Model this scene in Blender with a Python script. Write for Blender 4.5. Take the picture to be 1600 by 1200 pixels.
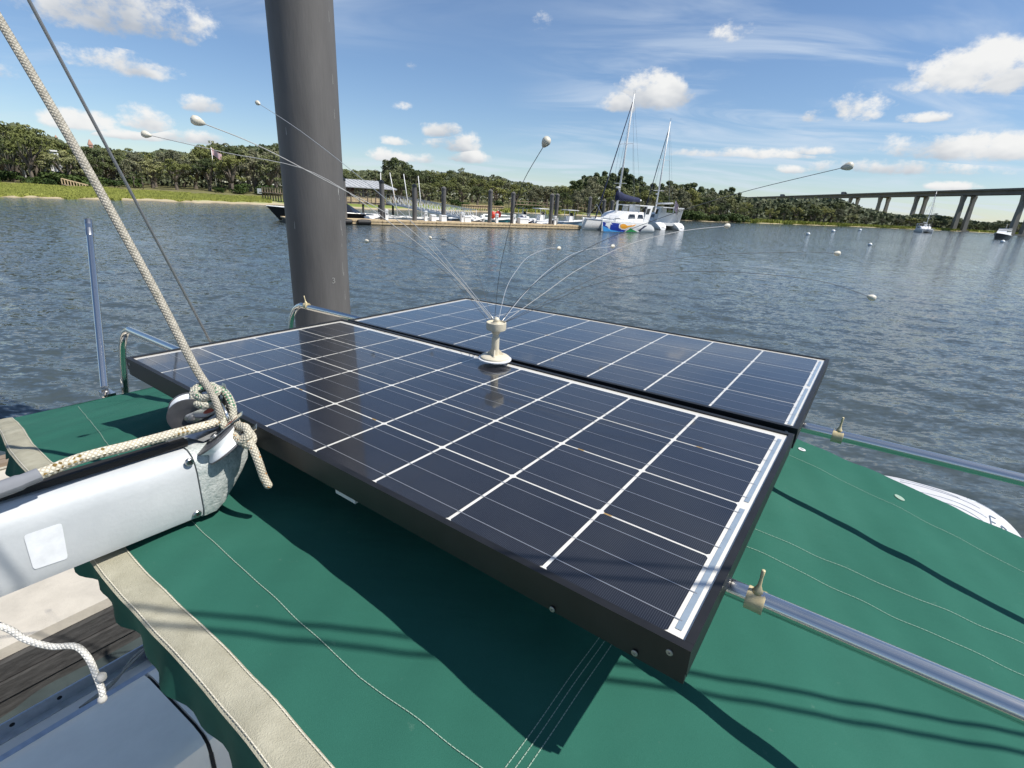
import bpy, math, random
import numpy as np
from mathutils import Vector, Matrix
for o in list(bpy.data.objects): bpy.data.objects.remove(o)
S = bpy.context.scene
COL = S.collection
rnd = random.Random(7)
# ------------------------------------------------------------------ camera
H = 3.5; F = 780.1
W = np.array([[0.9981885, 0.0601636, 0.0], [0.0207994, -0.3450881, 0.9383398], [0.0564539, -0.9366400, -0.3457144]])
EYE = np.array([0, 0, H])
cam = bpy.data.cameras.new('Camera'); cam.sensor_width = 36; cam.lens = F / 1600 * 36; cam.clip_start = 0.02; cam.clip_end = 9000
co = bpy.data.objects.new('Camera', cam); COL.objects.link(co); S.camera = co
rot = Matrix(((W[0, 0], -W[0, 1], -W[0, 2]), (W[1, 0], -W[1, 1], -W[1, 2]), (W[2, 0], -W[2, 1], -W[2, 2])))
co.matrix_world = Matrix.Translation(EYE.tolist()) @ rot.to_4x4()
S.render.resolution_x, S.render.resolution_y = 1024, 768
def ray(u, v): return W @ np.array([(u - 800) / F, (v - 600) / F, 1.0])
def at_z(u, v, z): d = ray(u, v); return EYE + d * ((z - H) / d[2])
def at_y(u, v, y): d = ray(u, v); return EYE + d * (y / d[1])
def dep(u, v, d): return EYE + ray(u, v) * d
def camdir(x, y, z): v = W @ np.array([x, y, z], float); return v / np.linalg.norm(v)
def B(u, v, z): return np.array([.8192 * u + .5734 * v, -.5734 * u + .8192 * v, z])
# ------------------------------------------------------------------ light
SUN = np.array([.68, -.19, 1.0]); SUN /= np.linalg.norm(SUN)
sun = bpy.data.lights.new('Sun', 'SUN'); sun.energy = 5.0; sun.angle = math.radians(.53); sun.color = (1, .95, .87)
so = bpy.data.objects.new('Sun', sun); COL.objects.link(so)
so.rotation_euler = Vector(SUN.tolist()).to_track_quat('Z', 'Y').to_euler()
S.view_settings.view_transform = 'Standard'; S.view_settings.look = 'None'; S.view_settings.exposure = 0.2; S.view_settings.gamma = 1
S.view_settings.use_curve_mapping = False
world = bpy.data.worlds.new('World'); S.world = world; world.use_nodes = True
def build_world():
    nt = world.node_tree; N = nt.nodes; L = nt.links; N.clear()
    def M(op, a, b=None, c=None, clamp=False):
        n = N.new('ShaderNodeMath'); n.operation = op; n.use_clamp = clamp
        for i, x in enumerate((a, b, c)):
            if x is None: continue
            if hasattr(x, 'is_linked'): L.new(x, n.inputs[i])
            else: n.inputs[i].default_value = x
        return n.outputs[0]
    def DOT(v, k):
        n = N.new('ShaderNodeVectorMath'); n.operation = 'DOT_PRODUCT'; L.new(v, n.inputs[0]); n.inputs[1].default_value = k
        return n.outputs['Value']
    def MIX(f, a, b):
        n = N.new('ShaderNodeMix'); n.data_type = 'RGBA'
        if hasattr(f, 'is_linked'): L.new(f, n.inputs[0])
        else: n.inputs[0].default_value = f
        for i, x in ((6, a), (7, b)):
            if hasattr(x, 'is_linked'): L.new(x, n.inputs[i])
            else: n.inputs[i].default_value = (*x, 1)
        return n.outputs[2]
    def NOISE(v, sc, det, rough=.55, off=(0, 0, 0), stretch=(1, 1, 1), dist=0):
        mp = N.new('ShaderNodeMapping'); L.new(v, mp.inputs[0]); mp.inputs['Location'].default_value = off; mp.inputs['Scale'].default_value = stretch
        n = N.new('ShaderNodeTexNoise'); L.new(mp.outputs[0], n.inputs['Vector']); n.inputs['Scale'].default_value = sc
        n.inputs['Detail'].default_value = det; n.inputs['Roughness'].default_value = rough; n.inputs['Distortion'].default_value = dist
        return n.outputs[0]
    def RAMP(x, a, b): 
        n = N.new('ShaderNodeMapRange'); n.interpolation_type = 'SMOOTHSTEP'; L.new(x, n.inputs[0]); n.inputs[1].default_value = a; n.inputs[2].default_value = b
        return n.outputs[0]
    sky = N.new('ShaderNodeTexSky'); sky.sky_type = 'NISHITA'; sky.sun_disc = False
    sky.sun_elevation = math.asin(SUN[2]); sky.sun_rotation = math.atan2(SUN[0], SUN[1])
    sky.air_density = 1.0; sky.dust_density = .15; sky.ozone_density = 3.0; sky.altitude = 0
    tc = N.new('ShaderNodeTexCoord'); d = tc.outputs['Generated']
    # the cumulus in view, each with its own direction and angular size; noise gives them their edges
    clouds = [(165, 12, 125, 46, .0), (190, 100, 72, 20, -.05), (315, 165, 28, 13, .0), (128, 190, 46, 17, -.1), (232, 190, 36, 20, -.05), (205, 212, 70, 9, -.25),
              (290, 215, 70, 12, -.2), (648, 106, 34, 12, -.8), (625, 166, 30, 10, -.9), (690, 205, 32, 13, -.05), (715, 225, 46, 16, -.05), (735, 245, 34, 14, -.15), (622, 222, 26, 7, -.15),
              (1018, 148, 56, 27, .12), (975, 160, 34, 18, .0), (1540, 110, 92, 36, .08), (1448, 132, 30, 15, -.4), (1335, 168, 46, 24, -.35), (1275, 182, 28, 12, -.45),
              (1448, 184, 36, 9, -.25), (1180, 240, 130, 9, -.25), (1270, 236, 40, 8, -.1), (1540, 232, 130, 24, -.08), (1400, 262, 150, 14, -.3),
              (1140, 52, 46, 18, -.6), (845, 32, 40, 26, -1.1), (1490, 292, 40, 8, -.2), (1235, 265, 30, 8, -.25), (620, 245, 60, 12, -.3),
              (-160, 90, 120, 34, .0), (1850, 240, 160, 24, -.1)]
    big = NOISE(d, 7.0, 4, .58, (3.1, 1.7, .4), (1, 1, 1.8))
    fine = NOISE(d, 24.0, 5, .64, (1.1, 5.7, 2.4), (1, 1, 1.5))
    nz = M('ADD', M('MULTIPLY', M('SUBTRACT', big, .5), 1.5), M('MULTIPLY', M('SUBTRACT', fine, .5), 2.9))
    best = None; besty = None
    for (px, py, a, b, w) in clouds:
        c = ray(px, py); c = c / np.linalg.norm(c)
        e1 = np.cross(c, [0, 0, 1]); e1 /= np.linalg.norm(e1); e2 = np.cross(e1, c)
        k = math.hypot(px - 800, py - 600) / F; sc = 1 / (F * math.sqrt(1 + k * k) * 1.0)
        ra, rb = a * sc * 1.15, b * sc * 1.25
        dx = DOT(d, tuple(e1 / ra)); dy = DOT(d, tuple(e2 / rb))
        m = M('SUBTRACT', 1 + w, M('MULTIPLY_ADD', dx, dx, M('MULTIPLY', dy, dy)))
        if best is None: best, besty = m, dy
        else:
            mf = N.new('ShaderNodeMix'); mf.data_type = 'FLOAT'; L.new(M('GREATER_THAN', m, best), mf.inputs[0]); L.new(besty, mf.inputs[2]); L.new(dy, mf.inputs[3]); besty = mf.outputs[0]
            best = M('MAXIMUM', best, m)
    # flat bases: thin out quickly below
    best = M('SUBTRACT', best, M('MAXIMUM', M('MULTIPLY_ADD', besty, -1.6, -.6), 0.0))
    dens = RAMP(M('ADD', M('MAXIMUM', best, -3.0), nz), -.02, .85)
    dens = M('MULTIPLY', dens, .97)
    # thin high cirrus over the whole sky
    sep = N.new('ShaderNodeSeparateXYZ'); L.new(d, sep.inputs[0])
    zz = M('ADD', M('MAXIMUM', sep.outputs[2], 0.0), .12)
    cx = N.new('ShaderNodeCombineXYZ'); L.new(M('DIVIDE', sep.outputs[0], zz), cx.inputs[0]); L.new(M('DIVIDE', sep.outputs[1], zz), cx.inputs[1])
    c1 = NOISE(cx.outputs[0], 1.2, 5, .58, (.5, 2.2, 0), (.6, 1.4, 1), 1.3)
    c2 = NOISE(cx.outputs[0], .35, 1, .5, (4.2, .3, 0))
    wisp = M('MULTIPLY', RAMP(c1, .38, .70), RAMP(M('ADD', c2, M('MULTIPLY', sep.outputs[0], .20)), .36, .56))
    wisp = M('MULTIPLY', wisp, .62)
    shade = RAMP(M('ADD', M('MULTIPLY', besty, .55), M('MULTIPLY', M('SUBTRACT', big, .5), 2.6)), -.75, .35)
    shade = M('MULTIPLY', shade, M('ADD', M('MULTIPLY', fine, .35), .83))
    ccol = MIX(shade, (.40, .44, .50), (.80, .80, .79))
    skyc = N.new('ShaderNodeVectorMath'); skyc.operation = 'SCALE'; L.new(sky.outputs[0], skyc.inputs[0]); skyc.inputs['Scale'].default_value = SKY
    hs = N.new('ShaderNodeHueSaturation'); L.new(skyc.outputs[0], hs.inputs['Color']); hs.inputs['Saturation'].default_value = 1.0
    tint = N.new('ShaderNodeVectorMath'); tint.operation = 'MULTIPLY'; L.new(hs.outputs[0], tint.inputs[0]); tint.inputs[1].default_value = (.90, .965, 1.06)
    col = MIX(wisp, tint.outputs[0], (.60, .68, .78))
    col = MIX(dens, col, ccol)
    bg = N.new('ShaderNodeBackground'); L.new(col, bg.inputs[0]); bg.inputs[1].default_value = 1.0
    out = N.new('ShaderNodeOutputWorld'); L.new(bg.outputs[0], out.inputs[0])
SKY = 0.100
build_world()
world.cycles.sampling_method = 'MANUAL'; world.cycles.sample_map_resolution = 1024
S.render.engine = 'CYCLES'
S.cycles.max_bounces = 5; S.cycles.use_adaptive_sampling = True; S.cycles.adaptive_threshold = .02; S.cycles.caustics_reflective = False; S.cycles.caustics_refractive = False
# ------------------------------------------------------------------ materials
def mat(name, col, rough=.5, metal=0., var=0., vscale=6., bump=0., bscale=40., coat=0., spec=.5, det=5, col2=None, stretch=(1, 1, 1), objrand=0., uv=False, trans=0.):
    m = bpy.data.materials.new(name); m.use_nodes = True
    nt = m.node_tree; N = nt.nodes; L = nt.links; P = N['Principled BSDF']
    P.inputs['Base Color'].default_value = (*col, 1); P.inputs['Roughness'].default_value = rough; P.inputs['Metallic'].default_value = metal
    P.inputs['Specular IOR Level'].default_value = spec
    if coat: P.inputs['Coat Weight'].default_value = coat; P.inputs['Coat Roughness'].default_value = .04
    tc = N.new('ShaderNodeTexCoord'); mp = N.new('ShaderNodeMapping'); L.new(tc.outputs['UV' if uv else 'Object'], mp.inputs[0]); mp.inputs['Scale'].default_value = stretch
    if var or objrand or col2:
        n = N.new('ShaderNodeTexNoise'); L.new(mp.outputs[0], n.inputs['Vector']); n.inputs['Scale'].default_value = vscale; n.inputs['Detail'].default_value = det; n.inputs['Roughness'].default_value = .62
        mr = N.new('ShaderNodeMapRange'); L.new(n.outputs[0], mr.inputs[0]); mr.inputs[1].default_value = .3; mr.inputs[2].default_value = .7
        mx = N.new('ShaderNodeMix'); mx.data_type = 'RGBA'; L.new(mr.outputs[0], mx.inputs[0])
        a = col2 if col2 else tuple(c * (1 - var) for c in col); b = col if col2 else tuple(min(1, c * (1 + var)) for c in col)
        mx.inputs[6].default_value = (*a, 1); mx.inputs[7].default_value = (*b, 1)
        src = mx.outputs[2]
        if objrand:
            oi = N.new('ShaderNodeObjectInfo'); hs = N.new('ShaderNodeHueSaturation'); L.new(src, hs.inputs['Color'])
            r1 = N.new('ShaderNodeMapRange'); L.new(oi.outputs['Random'], r1.inputs[0]); r1.inputs[3].default_value = 1 - objrand; r1.inputs[4].default_value = 1 + objrand
            L.new(r1.outputs[0], hs.inputs['Value'])
            r2 = N.new('ShaderNodeMapRange'); L.new(oi.outputs['Random'], r2.inputs[0]); r2.inputs[3].default_value = .5 + objrand * .05; r2.inputs[4].default_value = .5 - objrand * .05
            L.new(r2.outputs[0], hs.inputs['Hue']); src = hs.outputs[0]
        L.new(src, P.inputs['Base Color'])
    if bump:
        n2 = N.new('ShaderNodeTexNoise'); L.new(mp.outputs[0], n2.inputs['Vector']); n2.inputs['Scale'].default_value = bscale; n2.inputs['Detail'].default_value = 4
        b = N.new('ShaderNodeBump'); L.new(n2.outputs[0], b.inputs['Height']); b.inputs['Strength'].default_value = bump; b.inputs['Distance'].default_value = .01
        L.new(b.outputs[0], P.inputs['Normal'])
    return m
MT = {}
MT['water'] = None
def mat_water():
    m = bpy.data.materials.new('water'); m.use_nodes = True; nt = m.node_tree; N = nt.nodes; L = nt.links; P = N['Principled BSDF']
    P.inputs['Base Color'].default_value = (.054, .070, .072, 1); P.inputs['Roughness'].default_value = .09; P.inputs['IOR'].default_value = 1.333
    tc = N.new('ShaderNodeTexCoord')
    def nz(sc, st, det, rotz):
        mp = N.new('ShaderNodeMapping'); L.new(tc.outputs['Object'], mp.inputs[0]); mp.inputs['Scale'].default_value = st; mp.inputs['Rotation'].default_value = (0, 0, rotz)
        n = N.new('ShaderNodeTexNoise'); L.new(mp.outputs[0], n.inputs['Vector']); n.inputs['Scale'].default_value = sc; n.inputs['Detail'].default_value = det; n.inputs['Roughness'].default_value = .55
        return n.outputs[0]
    def nzc(sc, st, det, rotz, off):
        mp = N.new('ShaderNodeMapping'); L.new(tc.outputs['Object'], mp.inputs[0]); mp.inputs['Scale'].default_value = st; mp.inputs['Rotation'].default_value = (0, 0, rotz); mp.inputs['Location'].default_value = (off, off, 0)
        n = N.new('ShaderNodeTexNoise'); n.noise_dimensions = '2D'; L.new(mp.outputs[0], n.inputs['Vector']); n.inputs['Scale'].default_value = sc; n.inputs['Detail'].default_value = det; n.inputs['Roughness'].default_value = .6
        return n.outputs[1]
    def V(op, a_, b_=None, k=None):
        n = N.new('ShaderNodeVectorMath'); n.operation = op; L.new(a_, n.inputs[0])
        if b_ is not None:
            if hasattr(b_, 'is_linked'): L.new(b_, n.inputs[1])
            else: n.inputs[1].default_value = b_
        if k is not None:
            if hasattr(k, 'is_linked'): L.new(k, n.inputs['Scale'])
            else: n.inputs['Scale'].default_value = k
        return n.outputs[0]
    # wind ripples tilt the surface; calmer and rougher patches drift across it
    p1 = V('SUBTRACT', nzc(2.4, (.55, 1.25, 1), 2, .25, 0), (.5, .5, .5)); p2 = V('SUBTRACT', nzc(8.0, (.6, 1.2, 1), 2, -.2, 7), (.5, .5, .5))
    c = nz(.045, (1, 1, 1), 2, 0)
    mr = N.new('ShaderNodeMapRange'); L.new(c, mr.inputs[0]); mr.inputs[1].default_value = .35; mr.inputs[2].default_value = .65; mr.inputs[3].default_value = .65; mr.inputs[4].default_value = 1.1
    tot = V('MULTIPLY', V('SCALE', V('ADD', V('SCALE', p1, k=.52), V('SCALE', p2, k=.66)), k=mr.outputs[0]), (1, 1, 0))
    ge = N.new('ShaderNodeNewGeometry'); nn = V('NORMALIZE', V('ADD', ge.outputs['Normal'], tot)); L.new(nn, P.inputs['Normal'])
    return m
MT['water'] = mat_water()
MT['steel'] = mat('stainless_steel', (.70, .68, .64), .17, 1., bump=.04, bscale=14)
MT['steel_dull'] = mat('dull_steel', (.45, .46, .47), .32, 1., .25, 60)
MT['frame'] = mat('black_anodised_frame', (.009, .009, .010), .45, .0, .35, 25, spec=.45)
MT['backsheet'] = mat('white_backsheet', (.72, .70, .64), .35, var=.06, vscale=9, coat=.9)
MT['ribbon'] = mat('silver_ribbon', (.33, .40, .46), .35, .3, .1, 30, coat=.9)
MT['busbar'] = mat('silver_busbar', (.30, .31, .33), .3, .4, coat=.9)
MT['stay'] = mat('grey_stay_wire', (.24, .245, .25), .45, .5)
MT['screw'] = mat('screw_steel', (.35, .35, .35), .45, 1.)
def mat_canvas():
    m = mat('green_canvas', (.028, .120, .088), .9, var=.08, vscale=3.5, spec=.12, det=9); nt = m.node_tree; N = nt.nodes; L = nt.links; P = N['Principled BSDF']
    src = P.inputs['Base Color'].links[0].from_socket; tc = N.new('ShaderNodeTexCoord')
    def noise(sc, det, st=(1, 1, 1), rz=0.):
        mp = N.new('ShaderNodeMapping'); L.new(tc.outputs['Object'], mp.inputs[0]); mp.inputs['Scale'].default_value = st; mp.inputs['Rotation'].default_value = (0, 0, rz)
        n = N.new('ShaderNodeTexNoise'); L.new(mp.outputs[0], n.inputs['Vector']); n.inputs['Scale'].default_value = sc; n.inputs['Detail'].default_value = det; n.inputs['Roughness'].default_value = .65; return n.outputs[0]
    def rng(x, a, b, c, d):
        r = N.new('ShaderNodeMapRange'); L.new(x, r.inputs[0]); r.inputs[1].default_value = a; r.inputs[2].default_value = b; r.inputs[3].default_value = c; r.inputs[4].default_value = d; return r.outputs[0]
    def mixc(f, c):
        nonlocal src
        x = N.new('ShaderNodeMix'); x.data_type = 'RGBA'; L.new(f, x.inputs[0]); L.new(src, x.inputs[6]); x.inputs[7].default_value = (*c, 1); src = x.outputs[2]
    mixc(rng(noise(1.7, 6), .50, .78, 0, .22), (.075, .19, .15))          # sun fading
    mixc(rng(noise(38, 8), .66, .74, 0, .35), (.12, .20, .16))            # salt specks
    mixc(rng(noise(1400, 1), .35, .65, .0, .25), (.006, .06, .042))       # weave
    L.new(src, P.inputs['Base Color'])
    b1 = N.new('ShaderNodeBump'); L.new(noise(7, 3, (.35, 1.4, 1), .61), b1.inputs['Height']); b1.inputs['Strength'].default_value = .35; b1.inputs['Distance'].default_value = .012
    b2 = N.new('ShaderNodeBump'); L.new(noise(900, 2), b2.inputs['Height']); b2.inputs['Strength'].default_value = .3; b2.inputs['Distance'].default_value = .002; L.new(b1.outputs[0], b2.inputs['Normal'])
    L.new(b2.outputs[0], P.inputs['Normal']); return m
MT['canvas'] = mat_canvas()
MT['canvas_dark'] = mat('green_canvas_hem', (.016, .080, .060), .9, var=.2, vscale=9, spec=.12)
MT['binding'] = mat('beige_binding', (.43, .41, .32), .9, var=.0, vscale=22, bump=.4, bscale=500, col2=(.30, .285, .215), det=8, spec=.15)
MT['thread'] = mat('pale_thread', (.26, .36, .29), .8)
MT['plastic_clear'] = mat('yellowed_plastic', (.60, .50, .29), .25, var=.15, vscale=50, spec=.6)
MT['cream'] = mat('cream_plastic', (.60, .55, .43), .5, var=.12, vscale=40)
MT['whitedisc'] = mat('white_plastic', (.72, .73, .74), .4)
MT['wire_white'] = mat('pale_wire', (.62, .62, .60), .35, .6)
MT['wire_mid'] = mat('grey_wire', (.42, .42, .41), .7, .0, spec=.2)
MT['tender'] = mat('mottled_white_gelcoat', (.62, .62, .63), .5, var=.0, vscale=5, col2=(.50, .50, .52), bump=.05, det=9)  # greyed, mottled white puts slight shading into the hull colour
MT['wire_dark'] = mat('dark_wire', (.10, .105, .11), .7, .0, spec=.2)
MT['tipball'] = mat('ivory_tip', (.62, .58, .48), .45, var=.1, vscale=60)
MT['boom'] = mat('silver_painted_boom', (.55, .57, .58), .52, .0, .0, 7, col2=(.43, .455, .47), bump=.05, bscale=160, det=9)
MT['boomcap'] = mat('worn_end_cap', (.62, .64, .62), .5, .2, .0, 90, col2=(.34, .39, .38), bump=.3, bscale=220, det=8)
MT['black'] = mat('black_rubber', (.012, .012, .012), .6)
MT['sticker'] = mat('white_sticker', (.80, .82, .84), .4, vscale=55, col2=(.66, .68, .70), det=9)
MT['sheave'] = mat('white_sheave', (.75, .77, .78), .4)
MT['cheek'] = mat('dark_cheek', (.09, .09, .095), .4, var=.2, vscale=40)
MT['redmark'] = mat('faded_red_mark', (.42, .10, .07), .5)
MT['gelcoat'] = mat('gelcoat', (.80, .75, .66), .5, var=.05, vscale=8, bump=.02, bscale=200)
MT['alu'] = mat('aluminium', (.55, .57, .59), .4, .9, .1, 30)
MT['lidgap'] = mat('dark_gap', (.01, .01, .01), .8)
MT['pile'] = mat('coated_pile', (.115, .110, .106), .6, var=.30, vscale=2.6, bump=.2, bscale=60, stretch=(1, 1, .18), det=9, spec=.35)
MT['scratch'] = mat('pale_scratch', (.45, .45, .43), .7)
MT['concrete'] = mat('dock_concrete', (.50, .46, .39), .85, var=.12, vscale=5, bump=.2, bscale=80)
MT['wood_dark'] = mat('shade_darkened_timber', (.050, .049, .048), .8, var=.5, vscale=6, stretch=(2, .2, 6), bump=.4, bscale=30)  # timber darkened in colour to stand in for shade on the dock side
MT['timber'] = mat('pale_timber', (.52, .40, .24), .8, var=.28, vscale=3, bump=.2)
MT['timber_grey'] = mat('weathered_timber', (.26, .20, .145), .85, var=.3, vscale=3, bump=.2)
MT['metalroof'] = mat('metal_roof', (.40, .41, .42), .55, .0, .08, 2)
MT['white'] = mat('white_boat_paint', (.80, .80, .79), .3, var=.03, vscale=2)
MT['shadewhite'] = mat('off_white_paint', (.62, .61, .58), .5, var=.08, vscale=3)
MT['bluehull'] = mat('pale_blue_hull', (.30, .45, .58), .3)
MT['teal'] = mat('teal_hull', (.08, .30, .32), .35)
MT['navy'] = mat('navy_cloth', (.010, .016, .055), .85, var=.2, vscale=3)
MT['royal'] = mat('royal_blue_paint', (.012, .035, .30), .3)
MT['skyblue'] = mat('sky_blue_paint', (.06, .33, .72), .3)
MT['amber'] = mat('amber_tape', (.45, .28, .08), .5)
MT['orange'] = mat('orange_paint', (.75, .33, .03), .35)
MT['green'] = mat('green_paint', (.03, .28, .08), .35)
MT['red'] = mat('red_fender', (.62, .06, .035), .4)
MT['glassdark'] = mat('tinted_window', (.012, .014, .018), .08, spec=.7)
MT['hullblack'] = mat('black_hull', (.010, .011, .014), .25)
MT['greycloth'] = mat('grey_cloth', (.20, .21, .23), .85, var=.1, vscale=5)
MT['bridge'] = mat('bridge_concrete', (.17, .165, .155), .85, var=.12, vscale=.15, stretch=(1, 1, .2))
MT['bridgepier'] = mat('bridge_pier_concrete', (.25, .235, .20), .85, var=.12, vscale=.2)
MT['brick'] = mat('orange_brick', (.42, .24, .18), .85, var=.15, vscale=4)
MT['houseroof'] = mat('grey_roof', (.22, .21, .21), .7, var=.15, vscale=2)
MT['bark'] = mat('oak_bark', (.15, .125, .10), .95, var=.35, vscale=2.5, bump=.5, bscale=12)
MT['pinebark'] = mat('pine_bark', (.16, .10, .07), .95, var=.3, vscale=2)
MT['moss'] = mat('grey_moss', (.135, .135, .095), .95, var=.25, vscale=1)
def leafmat(name, c1, c2, objrand):
    m = mat(name, c1, .65, var=.0, vscale=.55, col2=c2, objrand=objrand, det=4, spec=.25)
    return m
MT['leaf_oak'] = leafmat('oak_leaves', (.27, .28, .13), (.12, .138, .058), .42)
MT['leaf_bright'] = leafmat('yellow_green_leaves', (.26, .27, .085), (.12, .135, .04), .3)
MT['leaf_grey'] = leafmat('grey_green_leaves', (.25, .25, .15), (.125, .13, .075), .3)
MT['leaf_dark'] = leafmat('dark_leaves', (.12, .145, .055), (.055, .075, .026), .3)
MT['leaf_pine'] = leafmat('pine_needles', (.115, .145, .055), (.055, .078, .03), .25)
MT['leaf_bush'] = leafmat('shrub_leaves', (.075, .115, .025), (.035, .06, .015), .3)
MT['leaf_far'] = leafmat('far_leaves', (.15, .165, .085), (.08, .098, .048), .2)
MT['frond'] = leafmat('palm_frond', (.10, .13, .04), (.05, .07, .02), .1)
MT['grass'] = mat('marsh_grass', (.34, .36, .085), .8, vscale=.12, col2=(.25, .27, .065), spec=.2, det=6)
def mat_ground():
    m = bpy.data.materials.new('shore_ground'); m.use_nodes = True; nt = m.node_tree; N = nt.nodes; L = nt.links; P = N['Principled BSDF']
    P.inputs['Roughness'].default_value = .9; P.inputs['Specular IOR Level'].default_value = .2
    tc = N.new('ShaderNodeTexCoord'); n = N.new('ShaderNodeTexNoise'); L.new(tc.outputs['Object'], n.inputs['Vector']); n.inputs['Scale'].default_value = .09; n.inputs['Detail'].default_value = 8
    sp = N.new('ShaderNodeSeparateXYZ'); L.new(tc.outputs['Object'], sp.inputs[0])
    ad = N.new('ShaderNodeMath'); ad.operation = 'MULTIPLY_ADD'; L.new(n.outputs[0], ad.inputs[0]); ad.inputs[1].default_value = .5; L.new(sp.outputs[2], ad.inputs[2])
    r = N.new('ShaderNodeValToRGB'); L.new(ad.outputs[0], r.inputs[0]); e = r.color_ramp.elements
    e[0].position = .22; e[0].color = (.22, .18, .11, 1); e[1].position = .42; e[1].color = (.50, .42, .28, 1)
    for p, c in ((.56, (.20, .25, .05)), (.78, (.19, .22, .055)), (.95, (.17, .16, .07))):
        x = e.new(p); x.color = (*c, 1)
    L.new(r.outputs[0], P.inputs['Base Color'])
    return m
MT['ground'] = mat_ground()
def mat_cell():
    m = bpy.data.materials.new('solar_cell'); m.use_nodes = True; nt = m.node_tree; N = nt.nodes; L = nt.links; P = N['Principled BSDF']
    P.inputs['Roughness'].default_value = .3; P.inputs['Coat Weight'].default_value = 1.0; P.inputs['Coat Roughness'].default_value = .045; P.inputs['Coat IOR'].default_value = 1.5
    P.inputs['Specular IOR Level'].default_value = .25
    tc = N.new('ShaderNodeTexCoord')
    sp = N.new('ShaderNodeSeparateXYZ'); L.new(tc.outputs['UV'], sp.inputs[0])
    # fine silver fingers across the cell: 64 per cell
    f1 = N.new('ShaderNodeMath'); f1.operation = 'MULTIPLY'; L.new(sp.outputs[0], f1.inputs[0]); f1.inputs[1].default_value = 62
    fr = N.new('ShaderNodeMath'); fr.operation = 'FRACT'; L.new(f1.outputs[0], fr.inputs[0])
    lt = N.new('ShaderNodeMath'); lt.operation = 'LESS_THAN'; L.new(fr.outputs[0], lt.inputs[0]); lt.inputs[1].default_value = .22
    n = N.new('ShaderNodeTexNoise'); L.new(tc.outputs['Object'], n.inputs['Vector']); n.inputs['Scale'].default_value = 330; n.inputs['Detail'].default_value = 3
    n3 = N.new('ShaderNodeTexNoise'); L.new(tc.outputs['Object'], n3.inputs['Vector']); n3.inputs['Scale'].default_value = 7; n3.inputs['Detail'].default_value = 6
    mx = N.new('ShaderNodeMix'); mx.data_type = 'RGBA'; L.new(n.outputs[0], mx.inputs[0]); mx.inputs[6].default_value = (.003, .004, .007, 1); mx.inputs[7].default_value = (.010, .011, .018, 1)
    # thin dried dust
    dr = N.new('ShaderNodeMapRange'); L.new(n3.outputs[0], dr.inputs[0]); dr.inputs[1].default_value = .5; dr.inputs[2].default_value = .85; dr.inputs[4].default_value = .09
    mxd = N.new('ShaderNodeMix'); mxd.data_type = 'RGBA'; L.new(dr.outputs[0], mxd.inputs[0]); L.new(mx.outputs[2], mxd.inputs[6]); mxd.inputs[7].default_value = (.12, .12, .12, 1)
    m2 = N.new('ShaderNodeMix'); m2.data_type = 'RGBA'
    fm = N.new('ShaderNodeMath'); fm.operation = 'MULTIPLY'; L.new(lt.outputs[0], fm.inputs[0]); fm.inputs[1].default_value = .62
    L.new(fm.outputs[0], m2.inputs[0]); L.new(mxd.outputs[2], m2.inputs[6]); m2.inputs[7].default_value = (.085, .085, .09, 1)
    oi = N.new('ShaderNodeObjectInfo'); hs = N.new('ShaderNodeHueSaturation'); L.new(m2.outputs[2], hs.inputs['Color'])
    r1 = N.new('ShaderNodeMapRange'); L.new(oi.outputs['Random'], r1.inputs[0]); r1.inputs[3].default_value = .85; r1.inputs[4].default_value = 1.2; L.new(r1.outputs[0], hs.inputs['Value'])
    L.new(hs.outputs[0], P.inputs['Base Color'])
    bn = N.new('ShaderNodeBump'); L.new(n3.outputs[0], bn.inputs['Height']); bn.inputs['Strength'].default_value = .02; bn.inputs['Distance'].default_value = .01
    L.new(bn.outputs[0], P.inputs['Coat Normal'])
    return m
MT['cell'] = mat_cell()
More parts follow.
